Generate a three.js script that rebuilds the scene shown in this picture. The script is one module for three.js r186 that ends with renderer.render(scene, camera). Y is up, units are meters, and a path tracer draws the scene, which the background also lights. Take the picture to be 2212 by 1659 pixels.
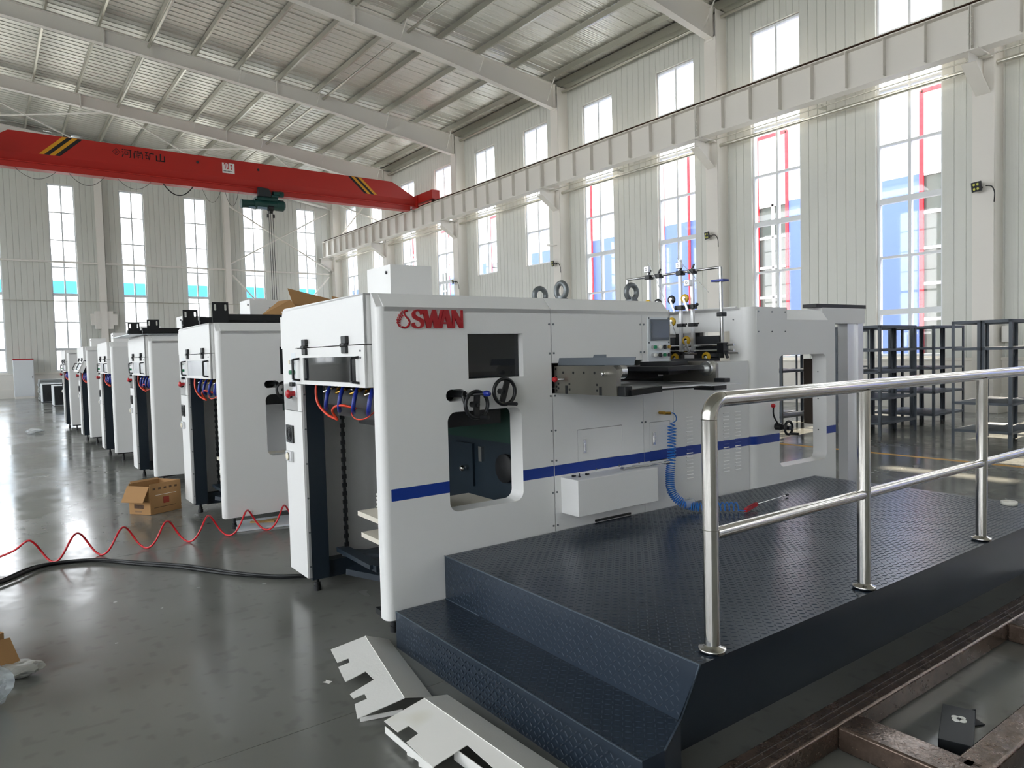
import * as THREE from 'three';
import { mergeGeometries } from 'three/addons/utils/BufferGeometryUtils.js';
import { RoundedBoxGeometry } from 'three/addons/geometries/RoundedBoxGeometry.js';
import { FontLoader } from 'three/addons/loaders/FontLoader.js';
import { TextGeometry } from 'three/addons/geometries/TextGeometry.js';

// ---------------------------------------------------------------- camera, sky, sun, exposure
const scene = new THREE.Scene();
const camera = new THREE.PerspectiveCamera(56.92, 2212 / 1659, 0.05, 400);
camera.position.set(0, 1.65, 0);
camera.up.set(0.04724, 0.99869, -0.01971);
camera.lookAt(0.59561, 1.65 - 0.04401, -0.80207);
scene.add(camera);

const renderer = new THREE.WebGLRenderer({ antialias: true });
renderer.toneMapping = THREE.LinearToneMapping;
renderer.toneMappingExposure = 1.68;
renderer.shadowMap.enabled = true;

{ // hazy bright sky, a little bluer towards the zenith
  const w = 64, h = 32, d = new Float32Array(w * h * 4);
  for (let j = 0; j < h; j++) for (let i = 0; i < w; i++) {
    const e = Math.max(0, (j + 0.5) / h * 2 - 1), k = (j * w + i) * 4, t = Math.pow(e, 0.6);
    d[k] = 1.04 - 0.22 * t; d[k + 1] = 1.04 - 0.10 * t; d[k + 2] = 1.04 + 0.04 * t; d[k + 3] = 1;
  }
  const sky = new THREE.DataTexture(d, w, h, THREE.RGBAFormat, THREE.FloatType);
  sky.mapping = THREE.EquirectangularReflectionMapping; sky.magFilter = THREE.LinearFilter; sky.needsUpdate = true;
  scene.background = sky; scene.backgroundIntensity = 4.2;
}
const sun = new THREE.DirectionalLight(0xfff1dc, 11);
sun.position.set(40, 45.4, -23.8); sun.target.position.set(0, 0, -20);
sun.castShadow = true; sun.shadow.radius = 1.6;
Object.assign(sun.shadow.camera, { left: -45, right: 45, top: 45, bottom: -45, near: 1, far: 160 });
scene.add(sun, sun.target);

// ---------------------------------------------------------------- helpers
let seed = 7;
const rnd = () => { seed = (seed * 1664525 + 1013904223) >>> 0; return seed / 4294967296; };
const V = (x, y, z) => new THREE.Vector3(x, y, z);
const TH = -0.015129;                                        // the near machine and its platform stand a little askew to the hall
const toHall = ([x, y, z]) => [x * Math.cos(TH) + z * Math.sin(TH), y, -x * Math.sin(TH) + z * Math.cos(TH)];
const used = new Map(), baseOf = new WeakMap();
function numbered(n) { const k = used.get(n) || 0; used.set(n, k + 1); return k ? `${n}_${String(k).padStart(3, '0')}` : n; }
function thing(name, label, category, base = [0, 0, 0], o = {}) {   // geometry of its parts is given in hall (or askew) metres, base is where it stands
  const g = new THREE.Group(); g.name = numbered(name); scene.add(g);
  g.position.set(...(o.askew ? toHall(base) : base)); if (o.askew) g.rotation.y = TH;
  if (o.kind) g.userData.kind = o.kind; else g.userData.kind = 'thing';
  if (label) g.userData.label = label;
  if (category) g.userData.category = category;
  if (o.group) g.userData.group = o.group;
  baseOf.set(g, base); return g;
}
function part(name, geo, mat, parent, extra) {
  if (Array.isArray(geo)) geo = mrg(geo);
  const b = baseOf.get(parent); const g = b[0] || b[1] || b[2] ? geo.clone().translate(-b[0], -b[1], -b[2]) : geo;
  const m = new THREE.Mesh(g, mat); m.name = name; m.castShadow = m.receiveShadow = true; parent.add(m); baseOf.set(m, b);
  if (extra) Object.assign(m.userData, extra); return m;
}
function put(name, geo, mat, parent, pos, ry = 0, extra) {   // shared geometry, placed
  const m = new THREE.Mesh(geo, mat); m.name = name; m.castShadow = m.receiveShadow = true; parent.add(m);
  const b = baseOf.get(parent); m.position.set(pos[0] - b[0], pos[1] - b[1], pos[2] - b[2]); m.rotation.y = ry; baseOf.set(m, pos);
  if (extra) Object.assign(m.userData, extra); return m;
}
function copyThing(src, dx, dy, dz, label, group) {
  const c = src.clone(); c.name = numbered(src.name.replace(/_\d{3}$/, '')); scene.add(c);
  c.userData = { ...src.userData, label }; if (group) c.userData.group = group;
  c.position.x += dx; c.position.y += dy; c.position.z += dz;
  return c;
}
function mesh(name, geo, mat, label, category, o = {}) {     // a thing of one mesh
  if (Array.isArray(geo)) geo = mrg(geo);
  geo.computeBoundingBox(); const bb = geo.boundingBox, c = [(bb.min.x + bb.max.x) / 2, bb.min.y, (bb.min.z + bb.max.z) / 2];
  const m = new THREE.Mesh(geo.clone().translate(-c[0], -c[1], -c[2]), mat); m.name = numbered(name);
  m.position.set(...(o.askew ? toHall(c) : c)); if (o.askew) m.rotation.y = TH;
  m.castShadow = m.receiveShadow = true; scene.add(m); baseOf.set(m, c);
  m.userData = { kind: o.kind || 'thing' }; if (label) m.userData.label = label; if (category) m.userData.category = category;
  if (o.group) m.userData.group = o.group; return m;
}
function uvBox(g) {                                          // uv in metres, from the side each face looks to
  g = g.index ? g.toNonIndexed() : g; const p = g.attributes.position, n = p.count, uv = new Float32Array(n * 2);
  const a = V(), b = V(), c = V();
  for (let i = 0; i < n; i += 3) {
    a.fromBufferAttribute(p, i); b.fromBufferAttribute(p, i + 1); c.fromBufferAttribute(p, i + 2);
    const nn = b.clone().sub(a).cross(c.clone().sub(a)), x = Math.abs(nn.x), y = Math.abs(nn.y), z = Math.abs(nn.z);
    [a, b, c].forEach((v, k) => {
      const j = (i + k) * 2;
      if (y >= x && y >= z) { uv[j] = v.x; uv[j + 1] = v.z; } else if (x >= z) { uv[j] = v.z; uv[j + 1] = v.y; } else { uv[j] = v.x; uv[j + 1] = v.y; }
    });
  }
  g.setAttribute('uv', new THREE.BufferAttribute(uv, 2));
  for (const k of Object.keys(g.attributes)) if (!['position', 'normal', 'uv'].includes(k)) g.deleteAttribute(k);
  return g;
}
const mrg = (a) => a.length === 1 ? a[0] : mergeGeometries(a, false);
const box = (x0, y0, z0, x1, y1, z1) => uvBox(new THREE.BoxGeometry(Math.abs(x1 - x0), Math.abs(y1 - y0), Math.abs(z1 - z0)).translate((x0 + x1) / 2, (y0 + y1) / 2, (z0 + z1) / 2));
const rbox = (x0, y0, z0, x1, y1, z1, r = 0.01, s = 2) => uvBox(new RoundedBoxGeometry(Math.abs(x1 - x0), Math.abs(y1 - y0), Math.abs(z1 - z0), s, r).translate((x0 + x1) / 2, (y0 + y1) / 2, (z0 + z1) / 2));
function cyl(a, b, r, seg = 12, r2 = r, open = false) {      // from point a to point b
  const A = V(...a), B = V(...b), d = B.clone().sub(A), l = d.length();
  const g = new THREE.CylinderGeometry(r2, r, l, seg, 1, open).translate(0, l / 2, 0);
  g.applyQuaternion(new THREE.Quaternion().setFromUnitVectors(V(0, 1, 0), d.normalize())); return uvBox(g.translate(A.x, A.y, A.z));
}
function bar(a, b, w, h, up = [0, 1, 0]) {                   // rectangular bar from a to b, w across, h along up
  const A = V(...a), B = V(...b), d = B.clone().sub(A), l = d.length(); d.normalize();
  const s = d.clone().cross(V(...up)).normalize(), u = s.clone().cross(d);
  const g = new THREE.BoxGeometry(w, h, l); g.applyMatrix4(new THREE.Matrix4().makeBasis(s, u, d.clone().negate()));
  return uvBox(g.translate((A.x + B.x) / 2, (A.y + B.y) / 2, (A.z + B.z) / 2));
}
function tube(pts, r, seg = 40, rs = 8, closed = false) { return uvBox(new THREE.TubeGeometry(new THREE.CatmullRomCurve3(pts.map((p) => V(...p)), closed), seg, r, rs, closed)); }
function shapeOf(pts, holes = []) { const s = new THREE.Shape(pts.map((p) => new THREE.Vector2(...p))); for (const h of holes) s.holes.push(h.isPath ? h : new THREE.Path(h.map((p) => new THREE.Vector2(...p)))); return s; }
function ext(shape, depth, o = {}) { return new THREE.ExtrudeGeometry(Array.isArray(shape) ? shapeOf(shape) : shape, { depth, bevelEnabled: !!o.bevel, bevelSize: o.bevel || 0, bevelThickness: o.bevel || 0, bevelSegments: o.bs || 2, curveSegments: o.cs || 8 }); }
const extZ = (s, z0, z1, o) => uvBox(ext(s, z1 - z0, o).translate(0, 0, z0));                      // outline in x,y
const extX = (s, x0, x1, o) => uvBox(ext(s, x1 - x0, o).rotateY(Math.PI / 2).translate(x0, 0, 0)); // outline in -z,y : first number is -z
const extY = (s, y0, y1, o) => uvBox(ext(s, y1 - y0, o).rotateX(-Math.PI / 2).translate(0, y0, 0));// outline in x,-z : second number is -z
function rrect(x0, y0, x1, y1, r, P = THREE.Path) {
  const s = new P(); s.moveTo(x0 + r, y0); s.lineTo(x1 - r, y0); s.absarc(x1 - r, y0 + r, r, -Math.PI / 2, 0); s.lineTo(x1, y1 - r); s.absarc(x1 - r, y1 - r, r, 0, Math.PI / 2);
  s.lineTo(x0 + r, y1); s.absarc(x0 + r, y1 - r, r, Math.PI / 2, Math.PI); s.lineTo(x0, y0 + r); s.absarc(x0 + r, y0 + r, r, Math.PI, 1.5 * Math.PI); s.isPath = true; return s;
}
const torus = (c, R, r, axis = 'z', a = 10, b = 36) => { const g = new THREE.TorusGeometry(R, r, a, b); if (axis === 'x') g.rotateY(Math.PI / 2); if (axis === 'y') g.rotateX(Math.PI / 2); return uvBox(g.translate(...c)); };
const ball = (c, r, s = 14) => uvBox(new THREE.SphereGeometry(r, s, Math.ceil(s / 2)).translate(...c));
function lathe(pts, c, axis = 'y', seg = 20) { const g = new THREE.LatheGeometry(pts.map((p) => new THREE.Vector2(...p)), seg); if (axis === 'z') g.rotateX(Math.PI / 2); if (axis === 'x') g.rotateZ(-Math.PI / 2); return uvBox(g.translate(...c)); }
const ibeam = (w, h, tf, tw) => { const a = w / 2, b = h / 2, c = tw / 2; return [[-a, -b], [a, -b], [a, -b + tf], [c, -b + tf], [c, b - tf], [a, b - tf], [a, b], [-a, b], [-a, b - tf], [-c, b - tf], [-c, -b + tf], [-a, -b + tf]]; };

// ---------------------------------------------------------------- textures: grain, patches and relief only
function noiseGrid(n, s) { let q = s; const r = () => { q = (q * 1664525 + 1013904223) >>> 0; return q / 4294967296; }; return Float32Array.from({ length: n * n }, r); }
function vnoise(g, n, x, y) {
  const xi = Math.floor(x), yi = Math.floor(y), fx = x - xi, fy = y - yi, sx = fx * fx * (3 - 2 * fx), sy = fy * fy * (3 - 2 * fy);
  const at = (a, b) => g[((b % n) + n) % n * n + ((a % n) + n) % n];
  return (at(xi, yi) * (1 - sx) + at(xi + 1, yi) * sx) * (1 - sy) + (at(xi, yi + 1) * (1 - sx) + at(xi + 1, yi + 1) * sx) * sy;
}
function tex(n, fn, rx, ry, srgb) {                          // tileable, fn(u, v, noise) -> 0..1 or [r,g,b]
  const d = new Uint8Array(n * n * 4), grids = {};
  const noise = (u, v, f, s = 1, fy = f) => { const k = f + '_' + s; grids[k] = grids[k] || noiseGrid(Math.max(f, fy), 77 + s * 131 + f); return vnoise(grids[k], Math.max(f, fy), u * f, v * fy); };
  for (let j = 0; j < n; j++) for (let i = 0; i < n; i++) {
    const c = fn(i / n, j / n, noise), k = (j * n + i) * 4;
    if (typeof c === 'number') d[k] = d[k + 1] = d[k + 2] = Math.max(0, Math.min(255, c * 255)); else for (let m = 0; m < 3; m++) d[k + m] = Math.max(0, Math.min(255, c[m] * 255));
    d[k + 3] = 255;
  }
  const t = new THREE.DataTexture(d, n, n); t.wrapS = t.wrapT = THREE.RepeatWrapping; t.magFilter = THREE.LinearFilter; t.minFilter = THREE.LinearMipmapLinearFilter; t.generateMipmaps = true;
  t.repeat.set(1 / rx, 1 / ry); if (srgb) t.colorSpace = THREE.SRGBColorSpace; t.needsUpdate = true; return t;
}
const M = (color, roughness = 0.5, metalness = 0, o = {}) => new THREE[o.clearcoat || o.transmission || o.specularIntensity !== undefined ? 'MeshPhysicalMaterial' : 'MeshStandardMaterial']({ color, roughness, metalness, ...o });
const fine = tex(256, (u, v, n) => 0.35 * n(u, v, 16) + 0.35 * n(u, v, 64, 2) + 0.3 * n(u, v, 128, 3), 0.5, 0.5);
const floorRough = tex(512, (u, v, n) => 0.62 + 0.5 * (n(u, v, 6) - 0.5) + 0.35 * (n(u, v, 24, 2) - 0.5) + 0.22 * (n(u, v, 120, 3) - 0.5), 7, 7);
const floorBump = tex(512, (u, v, n) => 0.6 * n(u, v, 5, 4, 9) + 0.3 * n(u, v, 16, 5, 26) + 0.1 * n(u, v, 60, 6), 6, 6);
const floorMap = tex(512, (u, v, n) => { const k = 0.83 + 0.13 * n(u, v, 7, 8) + 0.08 * n(u, v, 30, 9) - 0.05 * (n(u, v, 160, 10) > 0.82); return [k, k * 1.0, k * 0.985]; }, 9, 9, true);
const sheetBump = tex(256, (u) => 0.5 + 0.5 * Math.sin(u * Math.PI * 2 * 12), 0.25, 0.25);
const roofBump = tex(256, (u, v, n) => 0.45 + 0.4 * Math.sin(u * Math.PI * 2 * 8) + 0.15 * n(u, v, 20, 3), 0.8, 0.8);
const orangePeel = tex(256, (u, v, n) => 0.5 * n(u, v, 64) + 0.5 * n(u, v, 128, 2), 0.25, 0.25);
const mats = {
  floor: M(0x7f807c, 0.3, 0, { map: floorMap, roughnessMap: floorRough, bumpMap: floorBump, bumpScale: 0.0016, specularIntensity: 1 }),
  joint: M(0x2a2b2a, 0.9), yellowLine: M(0xd6a24a, 0.5),
  sheet: M(0xd0d2cc, 0.38, 0, { bumpMap: sheetBump, bumpScale: 0.0012 }),
  plinth: M(0xe4e1da, 0.75, 0, { bumpMap: fine, bumpScale: 0.002 }),
  white: M(0xe9e8e4, 0.45), frame: M(0xdfe4e8, 0.35), glass: M(0xffffff, 0.02, 0, { transmission: 1, thickness: 0, ior: 1.45 }),
  steelPaint: M(0xe2dfd9, 0.5, 0, { bumpMap: fine, bumpScale: 0.0008 }),
  roof: M(0xd8d8d2, 0.34, 0.75, { bumpMap: roofBump, bumpScale: 0.006 }),
  galv: M(0xc3c2b8, 0.3, 0.9), rail: M(0x4a3528, 0.75, 0.3), black: M(0x121417, 0.5), steel: M(0xbfc0bf, 0.25, 1), dark: M(0x1b1f24, 0.6),
};

// ---------------------------------------------------------------- the hall
const XR = 18.88, XL = -15.5, ZF = -44.0, ZB = 17, XC = -1.26;              // right, left, far, rear wall faces; ridge
const YP = 1.25;                                                            // top of the masonry plinth
const roofTop = (x) => 12.05 + 0.095 * (18.4 - (x >= XC ? x : 2 * XC - x)); // top of the rafters
const colZ = [8.3, 0.85, -6.6, -14.05, -21.5, -28.95, -36.4, -43.75];
{
  const f = thing('floor', '', '', [0, 0, 0], { kind: 'structure' });
  part('subfloor', box(XL - 0.4, -0.4, ZF - 0.4, XR + 0.4, -0.03, ZB + 0.4), mats.joint, f);
  const xs = [XL - 0.4, -6, 12.27, XR + 0.4];
  const zs = [ZB + 0.4]; for (let z = 15.8; z > ZF; z -= 3.77) zs.push(z); zs.push(ZF - 0.4);
  for (let i = 0; i + 1 < xs.length; i++) for (let j = 0; j + 1 < zs.length; j++)
    part('slab', box(xs[i] + 0.002, -0.03, zs[j + 1] + 0.002, xs[i + 1] - 0.002, 0, zs[j] - 0.002), mats.floor, f);
  const l = thing('trim', '', '', [10.7, 0, -14], { kind: 'structure' }); l.name = 'trim_1';
  part('painted_line', box(10.64, 0, ZF + 2, 10.76, 0.0012, 12), mats.yellowLine, l);
}
// ribbed sheet panel: four flats with grooves, drawn in (along, out) and extruded upward
function ribPanel(w, h) {
  const p = [], n = 4, s = w / n; p.push([0.003, 0]);
  for (let i = 0; i < n; i++) { const a = i * s + (i ? 0.012 : 0.004), b = (i + 1) * s - (i < n - 1 ? 0.012 : 0.004); p.push([a, -0.02], [b, -0.02]); if (i < n - 1) p.push([b + 0.007, -0.004], [b + 0.017, -0.004]); }
  p.push([w - 0.003, 0]);
  return uvBox(ext(p, h).rotateX(-Math.PI / 2));            // x along, y up, z out into the hall
}
const panelCache = new Map();
function panelGeo(w, h) { const k = w.toFixed(3) + '_' + h.toFixed(3); if (!panelCache.has(k)) panelCache.set(k, ribPanel(w, h)); return panelCache.get(k); }
// window: two columns of panes
const WY = [1.3, 2.45, 3.87, 5.32, 6.75, 8.16, 9.6, 11.04], windows = new Map();
let windowNo = 0;
function windowParts(w, y0, thick) {
  const f = 0.06, d = 0.07, out = [];
  const ys = WY.filter((y) => y > y0 + 0.2); ys.unshift(y0);
  const fr = [box(-w / 2, y0, -d, -w / 2 + f, 11.04, d), box(w / 2 - f, y0, -d, w / 2, 11.04, d), box(-w / 2, y0, -d, w / 2, y0 + f, d), box(-w / 2, 11.04 - f, -d, w / 2, 11.04, d)];
  out.push(['window_frame', mrg(fr), mats.frame]);
  out.push(['mullion', box(-0.035, y0, -d, 0.035, 11.04, d * 0.8), mats.frame]);
  for (const y of ys.slice(1, -1)) { const t = thick.includes(y) ? 0.07 : 0.03; out.push(['transom', box(-w / 2 + f, y - t, -d * 0.8, w / 2 - f, y + t, d * 0.9), mats.frame]); }
  for (let i = 0; i + 1 < ys.length; i++) for (const s of [-1, 1]) {
    const x0 = s < 0 ? -w / 2 + f : 0.035, x1 = s < 0 ? -0.035 : w / 2 - f;
    out.push(['pane', box(x0, ys[i], -0.004, x1, ys[i + 1], 0.004), mats.glass]);
    if (thick.includes(ys[i]) && thick.includes(ys[i + 1]) && ys[i + 1] - ys[i] < 1.6) { const a = 0.05, y = ys[i] + 0.07, Y = ys[i + 1] - 0.07; out.push(['sash', mrg([box(x0, y, -0.05, x0 + a, Y, d), box(x1 - a, y, -0.05, x1, Y, d), box(x0, y, -0.05, x1, y + a, d), box(x0, Y - a, -0.05, x1, Y, d)]), mats.frame]); }
  }
  return out;
}
function addWindow(pos, ry, w, y0 = 1.3, thick = [2.45, 5.32]) {
  const k = [w, y0, thick].join(), g = new THREE.Group(); g.name = 'window_' + (++windowNo); scene.add(g); g.userData.kind = 'structure';
  g.position.set(...pos); g.rotation.y = ry; baseOf.set(g, [0, 0, 0]);
  if (!windows.has(k)) windows.set(k, windowParts(w, y0, thick));
  for (const [n, geo, m] of windows.get(k)) { const q = new THREE.Mesh(geo, m); q.name = n; q.castShadow = q.receiveShadow = true; g.add(q); }
}
// a wall: local x along it, local z into the hall
function wall(name, origin, ry, length, top, wins) {
  const g = new THREE.Group(); g.name = name; g.userData.kind = 'structure'; scene.add(g); g.position.set(...origin); g.rotation.y = ry; baseOf.set(g, [0, 0, 0]);
  const add = (n, geo, m, x, y, z = 0) => { const q = new THREE.Mesh(geo, m); q.name = n; q.castShadow = q.receiveShadow = true; q.position.set(x, y, z); g.add(q); };
  const skin = [];
  const slab = (a, b, y0, y1) => { if (b - a > 0.001 && y1 > y0) skin.push(box(a, y0, -0.3, b, y1, 0)); };
  const clad = (x0, x1, y0, y1) => {
    if (x1 - x0 < 0.05) return; const n = Math.max(1, Math.round((x1 - x0) / 1.06)), w = (x1 - x0) / n;
    for (let i = 0; i < n; i++) add('wall_panel', panelGeo(w, (y1 || top(x0 + (i + 0.5) * w)) - y0), mats.sheet, x0 + i * w, y0);
  };
  let x = 0;
  for (const [c, w, y0] of [...wins.sort((a, b) => a[0] - b[0]), [length + 50, 0, 0]]) {
    const a = Math.min(length, c - w / 2), b = c + w / 2, t = top((x + a) / 2); clad(x, a, YP); slab(x, a, 0, t);
    if (w) {
      clad(a, b, 11.06); slab(a, b, 11.06, top(c)); slab(a, b, 0, y0); if (y0 > 2) clad(a, b, YP, y0);
      const p = new THREE.Vector3(c, 0, -0.13).applyEuler(g.rotation).add(g.position); addWindow(p.toArray(), ry, w, y0, y0 > 2 ? [] : [2.45, 5.32]);
    }
    x = b;
  }
  add('wall_core', mrg(skin), mats.plinth, 0, 0);
  add('plinth', mrg([box(0, 0, 0, length, YP - 0.06, 0.05), rbox(0, YP - 0.07, 0, length, YP, 0.1, 0.01), box(0, 0, 0.05, length, 0.42, 0.12)]), mats.plinth, 0, 0);
  return g;
}
const eave = () => 12.26, gable = (x0, s) => (x) => roofTop(x0 + s * x) + 0.24;
{
  const side = []; for (let k = -6; k < 12; k++) { const z = -8.46 - 3.725 * k; if (z > ZF + 1 && z < ZB - 1) side.push(z); }
  wall('wall_right', [XR, 0, ZF], -Math.PI / 2, ZB - ZF, eave, side.map((z) => [z - ZF, 1.6, z < -22 && z > -28.5 ? 5.32 : 1.3]));
  wall('wall_left', [XL, 0, ZB], Math.PI / 2, ZB - ZF, eave, side.map((z) => [ZB - z, 2.6, 1.3]));
  const across = []; for (let k = -10; k < 6; k++) { const x = 3.6 + 3.285 * k; if (x > XL + 1 && x < XR - 1) across.push(x); }
  wall('wall_far', [XL, 0, ZF], 0, XR - XL, gable(XL, 1), across.map((x) => [x - XL, 1.2, 1.3]));
  wall('wall_rear', [XR, 0, ZB], Math.PI, XR - XL, gable(XR, -1), []);
}
// roof: sheets, purlins, rafters
{
  const g = thing('ceiling', '', '', [0, 0, 0], { kind: 'structure' });
  const slope = Math.atan(0.095);
  for (const sd of [1, -1]) {
    const xe = sd > 0 ? XR + 0.3 : XL - 0.3, half = Math.abs(xe - XC), len = half / Math.cos(slope);
    const sheet = uvBox(ext([[0, 0.02], [0.32, 0.02], [0.335, 0.002], [0.345, 0.002], [0.36, 0.02], [0.66, 0.02], [0.675, 0.002], [0.685, 0.002], [0.7, 0.02], [0.985, 0.02], [0.99, 0], [1, 0], [1, 0.12], [0, 0.12]].map(([a, b]) => [a, b]), len));
    // drawn across z with its length along +z: turn the length to run up the slope
    const m = new THREE.Matrix4().makeBasis(V(0, 0, -1), V(0, 1, 0), V(1, 0, 0));
    const geo = sheet.applyMatrix4(m).translate(0, 0, 0).rotateZ(sd > 0 ? -slope : slope);
    if (sd < 0) geo.translate(0, 0, 0);
    for (let z = ZB + 0.3; z > ZF - 0.3; z -= 1) {
      const q = new THREE.Mesh(geo, mats.roof); q.name = 'roof_panel'; q.castShadow = q.receiveShadow = true;
      q.position.set(sd > 0 ? XC : XC - half, roofTop(XC) + 0.235 - (sd > 0 ? 0 : half * Math.tan(slope)), z); g.add(q);
    }
  }
  part('ridge_cap', box(XC - 0.3, roofTop(XC) + 0.3, ZF - 0.3, XC + 0.3, roofTop(XC) + 0.4, ZB + 0.3), mats.roof, g);
}
const ord = ['first', 'second', 'third', 'fourth', 'fifth', 'sixth', 'seventh', 'eighth', 'ninth', 'tenth', 'eleventh', 'twelfth', 'thirteenth'];
{ // purlins: galvanised channels along the hall
  const px = []; for (let i = 0; i < 13; i++) px.push(17.95 - 1.575 * i);
  const c = (x, y) => extZ([[x - 0.035, y], [x + 0.035, y], [x + 0.035, y + 0.02], [x - 0.03, y + 0.02], [x - 0.03, y + 0.18], [x + 0.035, y + 0.18], [x + 0.035, y + 0.2], [x - 0.035, y + 0.2]], ZF, ZB);
  px.forEach((x, i) => mesh('roof_purlin', c(x, roofTop(x) + 0.02), mats.galv, `galvanised channel purlin under the roof sheets, ${ord[i]} from the crane rail wall`, 'purlin', { group: 'purlins under the roof' }));
  for (let i = 0; i < 13; i++) { const x = 2 * XC - px[i]; if (x > XL + 0.3) mesh('roof_purlin', c(x, roofTop(x) + 0.02), mats.galv, `galvanised purlin on the roof slope beyond the ridge, ${ord[12 - i]} from the ridge`, 'purlin', { group: 'purlins beyond the ridge' }); }
  [[5.35, 'seventh'], [11.95, 'fourth']].forEach(([x, w]) => { for (let k = 0; k + 1 < colZ.length; k++) mesh('roof_tie_tube', [cyl([x, roofTop(x) - 0.14, colZ[k] - 0.06], [x, roofTop(x) - 0.14, colZ[k + 1] + 0.06], 0.057, 12)], mats.galv, `round roof tie tube beside the ${w} purlin, ${ord[colZ.length - 2 - k]} bay from the far wall`, 'tie tube', { group: 'roof tie tubes' }); });
}
const rightCols = [], girtLabel = (k) => `${ord[colZ.length - 1 - k]} from the far corner`;
{ // portal frames: columns and rafters
  colZ.forEach((z, k) => {
    const name = girtLabel(k);
    const c = thing('steel_column', `white steel H column on the crane rail wall, ${name}`, 'column', [18.6, 0, z], { group: 'columns along the crane rail wall' });
    const tz = k === 7 ? z : z;
    part('shaft', extY(ibeam(0.53, 0.44, 0.016, 0.014).map(([a, b]) => [18.615 + a, -tz + b]).map((p) => p), 0, 11.95).clone(), mats.steelPaint, c);
    part('flange', box(18.345, 0, tz - 0.22, 18.361, 11.15, tz + 0.22), mats.steelPaint, c); part('flange', box(18.86, 0, tz - 0.22, 18.874, 11.95, tz + 0.22), mats.steelPaint, c);
    for (const y of [4.6, 7.2, 7.93, 11.1]) part('stiffener', box(18.36, y, tz - 0.21, 18.86, y + 0.016, tz + 0.21), mats.steelPaint, c);
    part('bracket', [extZ([[18.345, 7.2], [18.345, 7.97], [17.55, 7.97], [17.55, 7.72]], tz - 0.006, tz + 0.006), box(17.5, 7.96, tz - 0.2, 18.345, 7.985, tz + 0.2), bar([17.54, 7.715, tz], [18.345, 7.19, tz], 0.3, 0.016, [0, 1, 0])], mats.steelPaint, c);
    part('footing', [box(18.2, 0, tz - 0.36, 18.83, 0.28, tz + 0.36)], mats.plinth, c);
    rightCols.push(c);
    const r = thing('roof_rafter', `white tapered steel roof rafter, ${ord[colZ.length - 1 - k]} from the far wall`, 'rafter', [8, 12, z], { group: 'rafters under the roof' });
    const top = [[18.5, roofTop(18.5)], [XC, roofTop(XC)], [XL + 0.02, roofTop(XL)]], bot = [[18.36, 11.12], [12.8, 12.0], [8.2, 12.52], [XC, roofTop(XC) - 0.53], [-10, roofTop(-10) - 0.53], [XL + 0.02, 11.3]];
    part('web', extZ([...top, ...bot.slice().reverse()], z - 0.006, z + 0.006), mats.steelPaint, r);
    const fl = (pts, dy) => pts.slice(1).map((p, i) => bar([pts[i][0], pts[i][1] + dy, z], [p[0], p[1] + dy, z], 0.24, 0.016));
    part('flange', [...fl(top, 0), ...fl(bot, 0)], mats.steelPaint, r);
    for (const [x, a] of [[18.35, 1.0], [10, 0.55], [3.9, 0.6]]) part('end_plate', box(x - 0.02, roofTop(x) - a, z - 0.13, x + 0.02, roofTop(x) + 0.01, z + 0.13), mats.steelPaint, r);
    for (const x of [17.95, 14.8, 11.65, 8.5, 5.35]) { // fly braces from the bottom flange up to the purlin
      const yb = roofTop(x) - (x > 16 ? 0.75 : x > 12 ? 0.6 : 0.5);
      for (const s of [1, -1]) part('fly_brace', [bar([x, yb, z + s * 0.1], [x, roofTop(x) + 0.1, z + s * 0.62], 0.05, 0.006, [1, 0, 0])], mats.steelPaint, r);
    }
  });
  // far gable posts
  [-14.33, -7.8, -1.26, 5.27, 11.8].forEach((x, i) => {
    const c = thing('gable_post', `white steel post against the far wall, ${ord[4 - i]} from the crane rail corner`, 'post', [x, 0, ZF + 0.3], { group: 'posts on the far wall' });
    part('shaft', extY(ibeam(0.32, 0.36, 0.014, 0.01).map(([a, b]) => [x + a, -(ZF + 0.25) + b]), 0, roofTop(x) + 0.02), mats.steelPaint, c);
    part('flange', box(x - 0.16, 0, ZF + 0.42, x + 0.16, roofTop(x), ZF + 0.435), mats.steelPaint, c);
    part('bracket', [box(x - 0.62, 3.7, ZF + 0.2, x + 0.62, 4.3, ZF + 0.4), box(x - 0.42, 3.5, ZF + 0.2, x + 0.42, 4.45, ZF + 0.41)], mats.steelPaint, c);
  });
}
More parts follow.
